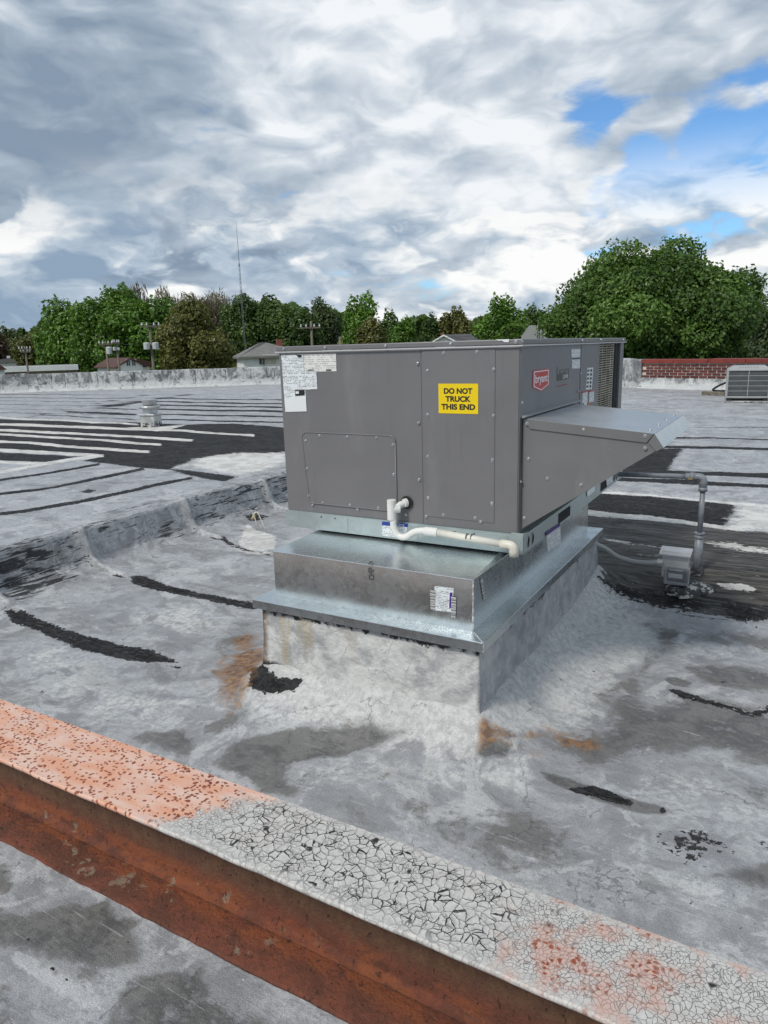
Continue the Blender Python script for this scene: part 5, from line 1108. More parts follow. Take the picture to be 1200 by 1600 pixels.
MB().lathe((0, 0, hz(647)), [(r0*1.15, 0), (r0*0.95, 0.02), (r0*0.9, hz(637)-hz(647))], 24).build('vent_neck', M_ALU, vt, smooth=False, local=True)
MB().lathe((0, 0, hz(638)), [(r0*0.9, 0), (r0*1.32, 0.012), (r0*1.42, 0.035), (r0*1.30, 0.055), (r0*0.9, 0.06)], 24).build('vent_collar', M_ALU, vt, smooth=False, local=True, bevel=0.003)
MB().lathe((0, 0, hz(631.5)), [(r0*0.9, 0), (r0*0.92, 0.02), (r0*0.94, hz(624)-hz(631.5)), (r0*0.8, hz(622.8)-hz(631.5)), (0.001, hz(622.6)-hz(631.5))], 24).build('vent_cap', M_ALU, vt, smooth=False, local=True)

# ---------------------------------------------------------------- condenser by the brick wall
cbp = at(1166, 624, -0.31); cD = float((cbp-CAM)@fw); ck = cD/F
cn_rot = math.atan2(CAM[1]-cbp[1], CAM[0]-cbp[0])+PI/2+0.03
cn = thing('condenser_unit', 'pale grey square condenser unit with louvred guard beside the brick parapet', 'condenser', (cbp[0], cbp[1], -0.31), cn_rot)
cw2 = 0.5*63*ck*0.97; ch = (622-570)*ck; s2 = cw2*0.96
M_CGRY = mat('condenser_enamel', color=(0.32, 0.33, 0.325), rough=0.45, var=0.06)
M_CLOUV = mat('condenser_guard_wire', color=(0.16, 0.175, 0.18), rough=0.5, var=0.1)
MB().box(-s2+0.03, s2-0.03, -s2+0.03, s2-0.03, 0.06, ch*0.86).build('coil', mat('condenser_coil', color=(0.055, 0.062, 0.065), rough=0.7, var=0.3, vscale=30), cn, local=True)
MB().box(-cw2, cw2, -cw2, cw2, 0.05, 0.085).build('base_pan', M_CGRY, cn, bevel=0.008, local=True)
for a_ in (-1, 1):
    for b_ in (-1, 1): MB().box(a_*cw2-0.02*(a_ > 0)*2+0.0, a_*cw2+0.04*(a_ < 0), b_*cw2-0.04*(b_ > 0), b_*cw2+0.04*(b_ < 0), 0.085, ch*0.86).build('corner_post', M_CGRY, cn, bevel=0.005, local=True)
mb = MB()
for i in range(26):
    z = 0.10+i*(ch*0.86-0.11)/26
    mb.box(-cw2+0.04, cw2-0.04, -cw2+0.008, -cw2+0.014, z, z+0.007); mb.box(-cw2+0.008, -cw2+0.014, -cw2+0.04, cw2-0.04, z, z+0.007); mb.box(cw2-0.014, cw2-0.008, -cw2+0.04, cw2-0.04, z, z+0.007)
tag(mb.build('guard', M_CLOUV, cn, local=True), kind='stuff')
for i in range(1, 5): z = 0.085+i*(ch*0.86-0.085)/5; MB().box(-cw2+0.03, cw2-0.03, -cw2+0.0, -cw2+0.008, z, z+0.010).build('guard_bar', M_CGRY, cn, local=True)
MB().box(-0.006, 0.006, -cw2-0.003, -cw2+0.006, 0.085, ch*0.86).build('guard_bar', M_CGRY, cn, local=True)
MB().add([(-cw2, -cw2, ch*0.86), (cw2, -cw2, ch*0.86), (cw2, cw2, ch*0.86), (-cw2, cw2, ch*0.86), (-cw2, -cw2, ch*0.90), (cw2, -cw2, ch*0.90), (cw2, cw2, ch*0.90), (-cw2, cw2, ch*0.90), (-cw2*0.72, -cw2*0.72, ch*1.0), (cw2*0.72, -cw2*0.72, ch*1.0), (cw2*0.72, cw2*0.72, ch*1.0), (-cw2*0.72, cw2*0.72, ch*1.0)],
         [(3, 2, 1, 0), (0, 1, 5, 4), (1, 2, 6, 5), (2, 3, 7, 6), (3, 0, 4, 7), (4, 5, 9, 8), (5, 6, 10, 9), (6, 7, 11, 10), (7, 4, 8, 11), (8, 9, 10, 11)]).build('top_cover', M_CGRY, cn, bevel=0.006, local=True)
for i in range(7): MB().box(-cw2*0.45+i*cw2*0.13, -cw2*0.45+i*cw2*0.13+0.02, -cw2*0.84, -cw2*0.80, ch*0.94, ch*0.965).build('louvre', M_DARK, cn, local=True)
for a_ in (-0.8, 0.8): MB().box(a_*cw2-0.04, a_*cw2+0.04, -cw2*0.95, cw2*0.95, -0.02, 0.05).build('foot', M_BLACK, cn, local=True)
pdn = thing('support_slab', 'flaking white painted slab under the pale grey condenser', 'slab', (cbp[0], cbp[1], -0.32), cn_rot)
MB().box(-cw2*1.03, cw2*1.05, -cw2*1.04, cw2*1.0, -0.02, 0.008).build('slab', mat('flaking_slab', m_vent), pdn, bevel=0.004, local=True)
wbp = at(1103, 617, -0.31)
wd_ = thing('wood_block', 'weathered timber sleeper on the roof left of the condenser', 'timber', (wbp[0], wbp[1], -0.31), angB)
MB().box(-0.08, 0.42, -0.045, 0.045, -0.01, 0.075).build('timber', mat('weathered_timber', color=(0.17, 0.15, 0.115), rough=0.9, var=0.3, vscale=12), wd_, bevel=0.006, local=True)
wD = float((wbp-CAM)@fw)
rl = thing('refrigerant_line', 'black insulated refrigerant line from the timber to the condenser', 'pipe', (wbp[0], wbp[1], -0.3))
MB().tube(roundtube([atd(1136, 597, wD+.1), atd(1122, 603, wD), atd(1112, 609.5, wD), atd(1120, 611, wD), atd(1135, 611, wD+.2)], 0.08, 4), 0.022, 8).build('insulated_line', M_BLACK, rl, smooth=True)
MB().tube(roundtube([atd(1110, 609, wD-.05), atd(1114, 615, wD-.05), atd(1127, 618.5, wD-.05), atd(1136, 614, wD)], 0.08, 4), 0.009, 6).build('control_wire', M_CONDUIT, rl, smooth=True)
ebp = atd(1129, 576, Dm-0.02)
eb = thing('disconnect_box', 'small grey electrical disconnect box on the brick wall beside the condenser', 'electrical box', tuple(ebp), angB)
ek = Dm/F; MB().box(-5*ek, 5*ek, -0.09, 0.0, -6*ek, 7*ek).build('box_body', M_BOX, eb, bevel=0.006, local=True); MB().box(-4.5*ek, 4.5*ek, -0.1, -0.09, -1*ek, 0.8*ek).build('lid_stripe', M_INKG, eb, local=True)
MB().tube([(-3*ek, -0.05, -6*ek), (-3*ek, -0.05, -14*ek), (-6*ek, -0.12, -25*ek)], 0.012, 6).build('conduit_drop', M_GPIPE, eb, local=True); MB().tube([(2*ek, -0.05, -6*ek), (2*ek, -0.05, -18*ek), (-1*ek, -0.10, -30*ek)], 0.012, 6).build('conduit_drop', M_GPIPE, eb, local=True)

# ---------------------------------------------------------------- trees
def horizon_y(px): return 800+F*(fw[2]+rt[2]*(px-600)/F)/up[2]
def tree(name, label, cat, px, top, hw, D, kind, n, leaf, lobes=26, bot=None, seed=1, group=None, shape='round', density=1.0, twig=False, squash=0.8):
    group = group or 'trees beyond the roof'
    rg = np.random.default_rng(seed); hw = hw*(1.0 if name == 'maple_tree' else 1.2); far_ = 1.0 if px > 1150 or name == 'maple_tree' else 1.35; D = D*far_; leaf = leaf*far_; c = atd(px, horizon_y(px), D); n = int(n*1.35); R = hw*D/F; zt_ = float(atd(px, top, D)[2]); zb_ = GZ+1.5 if bot is None else float(atd(px, bot, D)[2])
    base = (float(c[0]), float(c[1]), GZ); zc0 = (zt_+zb_)/2; hh = (zt_-zb_)/2
    root = thing(name, label, cat, base, 0, group)
    mb_ = MB(); lo = []
    # envelope sampling
    while len(lo) < lobes:
        p = rg.uniform(-1, 1, 3); r2 = np.linalg.norm(p)
        if shape == 'cone':
            t = (p[2]+1)/2; 
            if math.hypot(p[0], p[1]) > (1-t)*0.9+0.05: continue
        else:
            if r2 > 1 or r2 < 0.35: continue
            if shape == 'round' and p[2] < -0.2 and math.hypot(p[0], p[1]) > 0.85: continue
        lo.append(p)
    lo = np.array(lo); lr_ = (0.26 if shape != 'cone' else 0.16)*rg.uniform(0.75, 1.3, lobes)*(26/max(lobes, 8))**0.33
    cen = np.stack([lo[:, 0]*R*0.82, lo[:, 1]*R*0.82*squash, zc0-GZ+lo[:, 2]*hh*0.82], 1)
    per_ = max(6, n//lobes); pts = []; tint = []; nrm = []
    for i in range(lobes):
        m_ = int(per_*(lr_[i]/lr_.mean())**2)
        v = rg.normal(size=(m_, 3)); v /= np.linalg.norm(v, axis=1)[:, None]; rad = rg.uniform(0.45, 1.08, m_)**0.6
        wob = 1+0.25*np.sin(v[:, 0]*5+i)*np.cos(v[:, 1]*6+2*i)
        q_ = cen[i]+v*(rad*wob)[:, None]*np.array([R*lr_[i]*1.15, R*lr_[i]*1.15, hh*lr_[i]*1.15])
        pts.append(q_); nrm.append(v); tint.append(np.clip(rg.uniform(0, 1, m_)*0.5+rg.uniform(0.0, 0.6), 0, 1))
    # a thin core so that one sees into it but seldom through
    m_ = int(n*0.25*density); v = rg.normal(size=(m_, 3)); v /= np.linalg.norm(v, axis=1)[:, None]
    q_ = v*(rg.random(m_)**0.4)[:, None]*np.array([R*0.78, R*0.78*squash, hh*0.82])
    if shape == 'cone': f_ = np.clip((1-(q_[:, 2]/hh+1)/2), 0.05, 1); q_[:, 0] *= f_; q_[:, 1] *= f_
    pts.append(q_+np.array([0, 0, zc0-GZ])); nrm.append(v); tint.append(rg.uniform(0, 0.7, m_))
    Pn = np.concatenate(pts); Nn = np.concatenate(nrm); Tn = np.concatenate(tint); m_ = len(Pn)
    Nn = Nn*0.7+np.array([0, 0, 0.35])+rg.normal(size=(m_, 3))*0.55; Nn /= np.linalg.norm(Nn, axis=1)[:, None]
    a_ = np.cross(Nn, rg.normal(size=(m_, 3))); a_ /= np.linalg.norm(a_, axis=1)[:, None]; b_ = np.cross(Nn, a_)
    s_ = leaf*rg.uniform(0.6, 1.35, m_)[:, None]
    if twig:
        a_ = (Pn-np.array([0, 0, zb_-GZ]))+rg.normal(size=(m_, 3))*R*0.9; a_ /= np.linalg.norm(a_, axis=1)[:, None]; b_ = np.cross(a_, rg.normal(size=(m_, 3))); b_ /= np.linalg.norm(b_, axis=1)[:, None]
        q4 = [Pn-a_*s_*1.0, Pn+b_*s_*0.16, Pn+a_*s_*1.0, Pn-b_*s_*0.16]
    else:
        q4 = [Pn-a_*s_*0.62, Pn-b_*s_*0.42+a_*s_*0.05+Nn*s_*0.12, Pn+a_*s_*0.62-Nn*s_*0.10, Pn+b_*s_*0.42+a_*s_*0.05+Nn*s_*0.12]
    Vv = np.stack(q4, 1).reshape(-1, 3); Q = np.arange(m_*4).reshape(-1, 4)
    me_ = mesh_np('crown', Vv, Q, LM[kind], False); at_ = me_.attributes.new('tint', 'FLOAT', 'POINT'); at_.data.foreach_set('value', np.repeat(Tn, 4).astype(np.float32))
    cr_ = bpy.data.objects.new('crown', me_); col.objects.link(cr_); cr_.parent = root
    tr_ = MB(); tz = zc0-GZ; tr = max(0.12, R*0.05)
    tr_.tube([(0, 0, -0.1), (0.1, 0, tz*0.4), (0.0, 0.1, tz*0.9), (0.1, 0, (zt_-GZ)*0.88)], [tr*1.3, tr, tr*0.75, tr*0.15], 8)
    for i in range(min(lobes, 14)):
        e_ = cen[i]; st0 = np.array([0, 0, max(tz*0.35, e_[2]*0.55)]); md = (st0+e_)/2+np.array([0, 0, 0.3]); tr_.tube([st0, md, e_], [tr*0.45, tr*0.28, tr*0.08], 5)
    tr_.build('trunk', M_BARK, root, smooth=True, local=True)
    return root
tree('maple_tree', 'huge dark green maple towering behind the brick parapet at right', 'tree', 1008, 374, 184, 36, 'maple', 85000, 0.155, 70, 640, 3, squash=0.75)
tree('olive_tree', 'yellow-green tree at the far right edge behind the maple', 'tree', 1222, 452, 58, 60, 'pale', 9000, 0.28, 26, seed=5)
tree('green_tree', 'tall bright green tree in the left group, lower left one', 'tree', 112, 466, 52, 78, 'green', 12000, 0.32, 30, seed=11)
tree('green_tree', 'tallest bright green tree, rounded, left of centre behind the utility poles', 'tree', 203, 449, 78, 74, 'green', 20000, 0.32, 44, seed=12)
tree('budding_tree', 'olive brown budding tree in front of the dark treeline, left of the hip-roofed house', 'tree', 302, 476, 56, 62, 'olive', 17000, 0.24, 40, seed=13, density=0.6)
tree('budding_tree', 'dull olive budding tree at the left beside the long white building', 'tree', 62, 508, 42, 84, 'olive', 8000, 0.30, 26, seed=14)
tree('spruce_tree', 'dark narrow spruce at the left edge behind the budding tree', 'tree', 43, 502, 12, 95, 'conifer', 5000, 0.30, 26, seed=15, shape='cone')
tree('red_tree', 'reddish brown tree cut by the left edge of the view', 'tree', -8, 514, 26, 88, 'red', 5000, 0.30, 20, seed=16)
tree('pale_tree', 'thin pale green tree near the left edge behind the spruce', 'tree', 22, 502, 20, 110, 'pale', 2500, 0.35, 14, seed=17, density=0.2)
tree('bare_tree', 'still leafless brownish tree peeking over the tallest green tree', 'tree', 215, 446, 34, 98, 'brown', 5000, 0.42, 20, seed=18, twig=True)
tree('bare_tree', 'leafless grey-brown tree directly left of the radio mast', 'tree', 330, 447, 52, 112, 'brown', 12000, 0.42, 34, seed=19, twig=True)
tree('bare_tree', 'leafless tree rising right behind the olive budding tree', 'tree', 275, 455, 34, 108, 'brown', 7000, 0.42, 24, seed=20, twig=True)
tree('dark_tree', 'dark green tree right of the radio mast', 'tree', 428, 457, 44, 104, 'dark', 11000, 0.38, 28, seed=21)
tree('dark_tree', 'dark green tree behind the radio mast', 'tree', 378, 462, 42, 104, 'dark', 10000, 0.38, 28, seed=22)
tree('dark_tree', 'dark green tree above the left corner of the grey unit', 'tree', 470, 468, 34, 100, 'dark', 8000, 0.38, 24, seed=23)
tree('pale_tree', 'pale thin-leaved tree behind the brown utility pole', 'tree', 500, 463, 30, 106, 'pale', 5000, 0.36, 22, seed=24, density=0.4)
tree('green_tree', 'leafy green tree standing alone right of the brown utility pole', 'tree', 566, 465, 32, 92, 'green', 8000, 0.34, 26, seed=25)
tree('budding_tree', 'low olive tree in front of the lone green tree', 'tree', 578, 498, 26, 84, 'olive', 5000, 0.3, 20, seed=26)
tree('dark_tree', 'dark tree low on the skyline between the brown pole and the gabled house', 'tree', 528, 492, 26, 110, 'dark', 5000, 0.4, 18, seed=27)
tree('green_tree', 'small green tree left of the rounded skyline tree', 'tree', 633, 490, 20, 105, 'green', 4000, 0.36, 16, seed=28)
tree('dark_tree', 'small dark tree behind the gabled house', 'tree', 608, 492, 20, 118, 'dark', 4000, 0.4, 16, seed=29)
tree('round_tree', 'olive dome-shaped tree left of the gabled house roof', 'tree', 669, 487, 17, 100, 'dark', 4500, 0.34, 16, seed=30)
tree('round_tree', 'broad olive-green dome-shaped tree above the gabled house', 'tree', 716, 477, 28, 100, 'olive', 7000, 0.34, 22, seed=31)
tree('green_tree', 'feathery green tree just left of the huge maple', 'tree', 785, 464, 38, 78, 'green', 10000, 0.28, 28, seed=32)
tree('bush', 'bright yellow-green bush below the feathery tree', 'bush', 802, 506, 18, 66, 'bright', 4000, 0.24, 14, seed=33, bot=545)
tree('dark_tree', 'dark tree filling behind the bright bush and maple edge', 'tree', 838, 480, 30, 84, 'dark', 7000, 0.32, 20, seed=34)
tree('green_tree', 'low green tree at the foot of the hip-roofed house', 'tree', 352, 520, 24, 70, 'olive', 4500, 0.26, 18, seed=35)
# woodland that reads as one mass low behind everything
mass = []; rg = np.random.default_rng(99); pts_ = []
for i in range(85000):
    px = rg.uniform(-250, 1500); D = rg.uniform(165, 190); c = atd(px, 540, D); yt_ = float(np.interp(px, [-250, 0, 100, 260, 450, 520, 600, 760, 850, 1200, 1500], [520, 524, 505, 488, 480, 490, 506, 503, 500, 500, 500]))+5*math.sin(px*0.055)+4*math.sin(px*0.13+1)+2*math.sin(px*0.31); top_ = 0.85+(horizon_y(px)-yt_)/F*D; z = GZ+rg.random()**0.8*(top_-GZ)
    pts_.append((c[0], c[1], z))
Pn = np.array(pts_); Nn = rg.normal(size=Pn.shape); Nn[:, 2] = abs(Nn[:, 2]); Nn /= np.linalg.norm(Nn, axis=1)[:, None]; a_ = np.cross(Nn, rg.normal(size=Pn.shape)); a_ /= np.linalg.norm(a_, axis=1)[:, None]; b_ = np.cross(Nn, a_); s_ = 0.95
Vv = np.stack([Pn-a_*s_, Pn-b_*s_*.7, Pn+a_*s_, Pn+b_*s_*.7], 1).reshape(-1, 3)
me_ = mesh_np('far_woodland', Vv, np.arange(len(Vv)).reshape(-1, 4), LM['dark'], False); at_ = me_.attributes.new('tint', 'FLOAT', 'POINT'); at_.data.foreach_set('value', np.repeat(rg.random(len(Pn)), 4).astype(np.float32))
o = bpy.data.objects.new('far_woodland', me_); col.objects.link(o); tag(o, 'dark belt of woodland behind the houses', 'woodland', kind='stuff')
hx = MB(); vs_ = []; n = 60
for i in range(n+1):
    c = atd(-400+2200*i/n, 540, 700); vs_ += [(c[0], c[1], GZ), (c[0], c[1], 24+5*math.sin(i*0.37)+2.5*math.sin(i*1.1))]; c2 = atd(-400+2200*i/n, 540, 1100); vs_.append((c2[0], c2[1], GZ))
fs = []
for i in range(n): fs += [(i*3, (i+1)*3, (i+1)*3+1, i*3+1), (i*3+1, (i+1)*3+1, (i+1)*3+2, i*3+2)]
tag(hx.add(vs_, fs).build('hill', mat('wooded_hill', color=(0.045, 0.075, 0.045), rough=0.95, var=0.35, vscale=0.06), smooth=True), 'low wooded hill on the horizon', kind='structure')

# ---------------------------------------------------------------- houses
def yaw_to_cam(p): return math.atan2(CAM[1]-p[1], CAM[0]-p[0])+PI/2       # local -y faces the camera
def window(parent, x, z, w, h, y, gl=M_GLASSD):
    f_ = MB().box(x-w/2-0.08, x+w/2+0.08, y-0.05, y, z-0.08, z+h+0.08).build('window', M_HWHITE, parent, local=True)
    MB().box(x-w/2, x-0.03, y-0.07, y-0.052, z, z+h).box(x+0.03, x+w/2, y-0.07, y-0.052, z, z+h).build('pane', gl, f_, local=True)
# white gable house left
D = 78; k = D/F; c = atd(203, 560, D)
hs = thing('gable_house', 'small white gable house with red-brown side below the left trees', 'house', (c[0], c[1], GZ), yaw_to_cam(c)+0.35)
zz_ = lambda py, px=203: float(atd(px, py, D)[2])-GZ
MB().prism([(-1.35, 0), (1.35, 0), (1.35, zz_(570)), (0, zz_(559)), (-1.35, zz_(570))], 'y', 0, 7).build('wall', M_HWHITE, hs, local=True)
for s_ in (-1, 1):
    MB().add([(0, -0.25, zz_(558.5)), (s_*1.7, -0.25, zz_(572.5)), (s_*1.7, 7.2, zz_(572.5)), (0, 7.2, zz_(558.5)), (0, -0.25, zz_(558.5)-0.15), (s_*1.7, -0.25, zz_(572.5)-0.15), (s_*1.7, 7.2, zz_(572.5)-0.15), (0, 7.2, zz_(558.5)-0.15)], [(0, 1, 2, 3), (7, 6, 5, 4), (0, 4, 5, 1), (1, 5, 6, 2), (2, 6, 7, 3), (3, 7, 4, 0)]).build('roof', M_RROOF, hs, local=True)
window(hs, -0.25, zz_(571.5), 0.36, 0.6, 0); window(hs, 0.35, zz_(571.5), 0.36, 0.6, 0)
MB().box(1.36, 2.5, 1.0, 7, 0, zz_(573)).build('side_wing', M_HWHITE, hs, local=True)
MB().prism([(0.9, zz_(573)), (2.8, zz_(574)), (2.5, zz_(566)), (1.0, zz_(560))], 'y', 0.6, 7.2).build('roof', M_RROOF, hs, local=True)
# long white building
D = 88; c = atd(62, 575, D); zz_ = lambda py, px=62: float(atd(px, py, D)[2])-GZ
lb_ = thing('long_building', 'long low building with bright white fascia at the far left', 'building', (c[0], c[1], GZ), yaw_to_cam(c))
MB().box(-3.9, 4.3, 0, 8, 0, zz_(578)).build('wall', mat('tan_wall', color=(0.28, 0.22, 0.17), rough=0.8, var=0.1), lb_, local=True)
MB().box(-4.2, 4.4, -0.5, 8.3, zz_(580.0), zz_(571.5)).build('fascia', M_HWHITE, lb_, local=True, bevel=0.03)
MB().box(-4.0, 4.2, 0.0, 8.0, zz_(572), zz_(571.3)).build('roof', M_SHING, lb_, local=True)
# brown roof at the left edge
D = 74; c = atd(-2, 575, D); zz_ = lambda py, px=0: float(atd(px, py, D)[2])-GZ
rr2 = thing('brown_roof_house', 'house with red-brown roof just showing at the left edge', 'house', (c[0], c[1], GZ), yaw_to_cam(c))
MB().box(-3, 0.5, 0.3, 6, 0, zz_(577)).build('wall', M_HWHITE, rr2, local=True)
MB().prism([(-3.3, zz_(578)), (0.75, zz_(578)), (0.1, zz_(569)), (-2.6, zz_(566))], 'y', 0, 6.3).build('roof', M_RROOF, rr2, local=True)
D = 100; c = atd(14, 565, D); zz_ = lambda py, px=14: float(atd(px, py, D)[2])-GZ
r3 = thing('pale_house', 'pale house with grey roof behind the pole at the left edge', 'house', (c[0], c[1], GZ), yaw_to_cam(c))
MB().box(-2.4, 0.9, 0, 6, 0, zz_(567)).build('wall', M_HWHITE, r3, local=True); MB().prism([(-2.8, zz_(567)), (1.2, zz_(567)), (0.2, zz_(559)), (-1.6, zz_(562))], 'y', -0.3, 6.3).build('roof', M_SHING, r3, local=True); MB().box(-0.2, 0.2, 2, 2.4, zz_(561), zz_(556)).build('chimney', M_HWHITE, r3, local=True)
# hip-roofed house
D = 72; k = D/F; c = atd(416, 550, D); zz_ = lambda py, px=410: float(atd(px, py, D)[2])-GZ
hh_ = thing('hip_roof_house', 'white two-storey house with grey hip roof and brick chimney beside the mast', 'house', (c[0], c[1], GZ), yaw_to_cam(c)+0.12)
ze = zz_(556.5); zr = zz_(534.5)
MB().box(-2.35, 4.6, 0.3, 8, 0, ze).build('wall', M_HWHITE, hh_, local=True)
MB().add([(-2.75, -0.1, ze), (5.0, -0.1, ze), (5.0, 8.4, ze), (-2.75, 8.4, ze), (-0.2, 3.6, zr), (0.6, 4.4, zr), (-2.75, -0.1, ze-0.2), (5.0, -0.1, ze-0.2), (5.0, 8.4, ze-0.2), (-2.75, 8.4, ze-0.2)], [(0, 1, 5, 4), (1, 2, 5), (2, 3, 4, 5), (3, 0, 4), (0, 6, 7, 1), (1, 7, 8, 2), (2, 8, 9, 3), (3, 9, 6, 0), (9, 8, 7, 6)]).build('roof', M_SHING, hh_, local=True)
MB().box(1.55, 2.15, 3.2, 3.8, zr-1.2, zz_(530)).build('chimney', M_BRICKC, hh_, local=True)
M_BLIND = mat('window_blind', color=(0.52, 0.47, 0.40), rough=0.6, var=0.1)
for x, w_, gl in ((-0.45, 0.55, M_GLASSD), (0.35, 1.3, M_BLIND), (1.75, 0.55, M_GLASSD), (3.0, 0.55, M_GLASSD)): window(hh_, x, zz_(569.5), w_, 0.8 if w_ < 1 else 0.9, 0.3, gl)
# gabled house above the unit
D = 82; k = D/F; c = atd(694, 535, D); zz_ = lambda py, px=694: float(atd(px, py, D)[2])-GZ
gh = thing('gabled_house', 'white gable and dark roof of a house peeking over the top of the grey unit', 'house', (c[0], c[1], GZ), yaw_to_cam(c)-0.15)
MB().prism([(-1.0, 0), (1.2, 0), (1.2, zz_(533)), (0, zz_(524.5)), (-1.0, zz_(533))], 'y', 0, 5).build('wall', M_HWHITE, gh, local=True)
for s_ in (-1, 1):
    MB().prism([(0, zz_(522.8)), (s_*1.75, zz_(536)), (s_*1.75, zz_(538)), (0, zz_(525.2))], 'y', -0.4, -0.2).build('barge_board', M_HWHITE, gh, local=True)
MB().add([(0.02, -0.2, zz_(523)), (2.9, 1.2, zz_(522.6)), (3.9, 0.2, zz_(536)), (1.7, -0.2, zz_(537)), (-1.7, -0.2, zz_(537)), (-1.6, 5, zz_(537)), (0.02, 5, zz_(523)), (3.9, 5, zz_(536))], [(0, 3, 2, 1), (0, 6, 5, 4), (0, 1, 7, 6), (1, 2, 7)]).build('roof', M_SHINGD, gh, local=True)
MB().box(-0.55, -0.2, 1.0, 1.4, zz_(528), zz_(520)).build('chimney', M_BRICKC, gh, local=True)
D = 60; c = atd(824, 525, D); zz_ = lambda py, px=824: float(atd(px, py, D)[2])-GZ
g2 = thing('grey_gable_house', 'pale grey gable wall showing between the bright bush and the maple', 'house', (c[0], c[1], GZ), yaw_to_cam(c))
MB().prism([(-0.6, 0), (3.4, 0), (3.4, zz_(522)), (2.2, zz_(509)), (0.15, zz_(508.5)), (-0.5, zz_(525))], 'y', 0, 5).build('wall', mat('grey_siding', color=(0.30, 0.31, 0.30), rough=0.7, var=0.08), g2, local=True)
D = 95; c = atd(532, 537, D); zz_ = lambda py, px=532: float(atd(px, py, D)[2])-GZ
g3 = thing('low_house', 'low brown roofed house just above the unit near the brown utility pole', 'house', (c[0], c[1], GZ), yaw_to_cam(c))
MB().box(-2.5, 1.4, 0, 5, 0, zz_(540)).build('wall', M_HWHITE, g3, local=True); MB().prism([(-2.8, zz_(540)), (1.6, zz_(540)), (0.9, zz_(537)), (-2.0, zz_(537.5))], 'y', -0.3, 5.2).build('roof', M_RROOF, g3, local=True)

# ---------------------------------------------------------------- poles, mast and wires
def pole(label, px, top, D, arms, trans=(), lean=0.0, r=0.11, cap=True):
    c = atd(px, 545, D); k_2 = D/F; zt_ = float(atd(px, top, D)[2])
    root = thing('utility_pole', label, 'utility pole', (c[0], c[1], GZ), yaw_to_cam(c), 'utility poles beyond the roof'); hgt = zt_-GZ
    MB().tube([(lean*hgt, 0, -0.1), (0, 0, hgt)], [r*1.25, r*0.85], 10).build('mast', M_POLE, root, smooth=True, local=True)
    for (dz_, w0, w1) in arms:
        MB().box(w0*k_2, w1*k_2, -0.2, -0.1, hgt-dz_*k_2-0.12, hgt-dz_*k_2).build('crossarm', M_POLE, root, local=True)
        for t in (0.04, 0.3, 0.7, 0.96): xx = (w0+(w1-w0)*t)*k_2; MB().lathe((xx, -0.15, hgt-dz_*k_2), [(0.05, 0), (0.08, 0.08), (0.05, 0.14), (0.07, 0.2), (0.02, 0.25)], 8).build('insulator', M_TRANS, root, local=True)
    for (dx_, dz_, s_) in trans:
        MB().lathe((dx_*k_2, -0.25, hgt-(dz_+11)*k_2*s_-0.0), [(0.01, 0), (0.26*s_, 0.02), (0.27*s_, 10*k_2*s_), (0.2*s_, 11*k_2*s_), (0.02, 11.4*k_2*s_)], 14).build('transformer', M_TRANS, root, local=True)
        MB().box(min(0, dx_*k_2), max(0, dx_*k_2), -0.18, -0.08, hgt-(dz_+5)*k_2*s_, hgt-(dz_+5)*k_2*s_+0.1).build('bracket', M_STEEL, root, local=True)
    return root, np.array([c[0], c[1], zt_])
P1 = pole('wooden utility pole with crossarms at the far left by the white building', 39, 541, 76, [(4, -9, 8), (8, -7, 7)])[1]
P2 = pole('leaning utility pole with transformer, left one of the close pair', 166, 536, 66, [(1, -10, 10)], [(4, 6, 1.0)], 0.0)[1]
P3 = pole('thinner right hand pole of the close pair in front of the green trees', 183, 533, 66, [(2, -6, 4), (14, -3, 3)], [(-4, 18, .5)])[1]
P4 = pole('tall utility pole with two transformers in front of the olive tree', 237, 508, 58, [(1, -12, 15)], [(-7, 28, .95), (6, 28, .95)])[1]
P5 = pole('brown utility pole with white insulators above the left part of the unit', 488, 502, 60, [(9, -17, 14)])[1]
P6 = pole('small distant utility pole left of the hip-roofed house', 322, 529, 92, [(2, -8, 9), (5, -6, 7)])[1]
P7 = pole('short pale post on the skyline above the unit', 532, 526, 90, [], r=0.2)[1]
c = atd(383, 545, 90); mt = thing('radio_mast', 'slender guyed radio mast rising over the trees', 'radio mast', (c[0], c[1], GZ))
zt_ = float(atd(381, 354, 90)[2]); zk = float(atd(383, 415, 90)[2])
mb = MB()
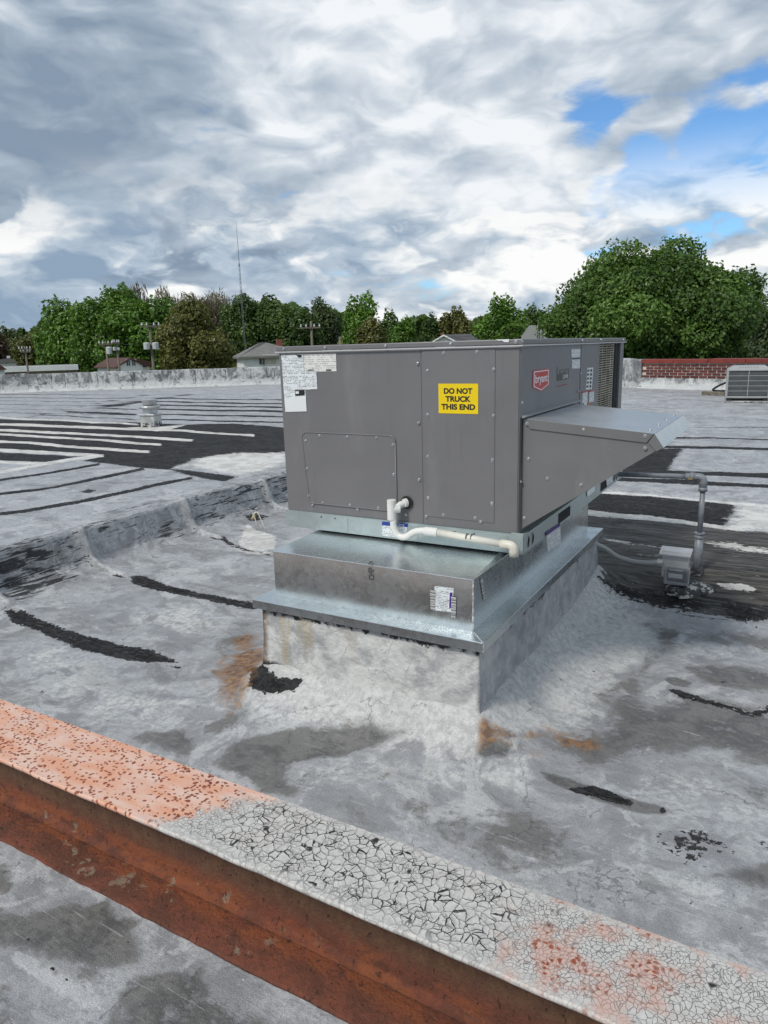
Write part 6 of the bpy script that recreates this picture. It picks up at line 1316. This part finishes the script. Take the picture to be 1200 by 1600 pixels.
for a_ in range(3):
    an = 2*PI*a_/3; mb.tube([(c[0]+0.12*math.cos(an), c[1]+0.12*math.sin(an), GZ), (c[0]+0.10*math.cos(an), c[1]+0.10*math.sin(an), zk)], 0.016, 5)
z = GZ; i = 0
while z < zk-0.5:
    for a_ in range(3):
        an, an2 = 2*PI*a_/3, 2*PI*(a_+1)/3; mb.tube([(c[0]+0.11*math.cos(an), c[1]+0.11*math.sin(an), z), (c[0]+0.11*math.cos(an2), c[1]+0.11*math.sin(an2), z+0.5)], 0.008, 4, False)
    z += 0.5
mb.build('lattice', M_STEEL, mt)
MB().tube([(c[0], c[1], zk-0.3), (c[0], c[1], (zk+zt_)/2), (c[0]-0.05, c[1], zt_)], [0.040, 0.028, 0.014], 6).build('antenna_whip', M_STEEL, mt)
z1 = float(atd(383, 471, 90)[2]); MB().tube([(c[0]-0.9, c[1]-0.5, z1), (c[0]+0.5, c[1]+0.3, z1)], 0.03, 5).build('side_antenna', M_STEEL, mt)
def wire(label, a_, b_, sag, r=0.012, name='overhead_wire'):
    pts2 = []
    for i in range(15):
        t = i/14; p = np.array(a_)*(1-t)+np.array(b_)*t; p[2] -= sag*4*t*(1-t); pts2.append(tuple(p))
    return tag(MB().tube(pts2, r, 4).build(name, M_WIRE), label, 'wire')
off_ = lambda p, dz_: (p[0], p[1], p[2]+dz_)
wire('overhead wire from the far left pole to the close pair', off_(P1, -0.3), off_(P2, -0.1), 0.7, 0.014)
wire('overhead wire between the close pair and the pole with two transformers', off_(P3, -0.1), off_(P4, -0.6), 0.5, 0.014)
wire('long overhead wire from the twin-transformer pole across to the brown pole', off_(P4, -0.1), off_(P5, -0.8), 1.2, 0.014)
wire('overhead wire from the brown pole to behind the maple', off_(P5, -0.6), tuple(atd(860, 505, 60)), 1.0, 0.014)
wire('upper overhead wire at the right beside the maple', tuple(atd(1090, 447, 50)), tuple(atd(1290, 402, 50)), 0.3, 0.028)
wire('lower overhead wire at the right beside the maple', tuple(atd(1090, 451, 50)), tuple(atd(1290, 409, 50)), 0.3, 0.028)
for o_ in bpy.data.objects:
    if '_b' in o_: del o_['_b']
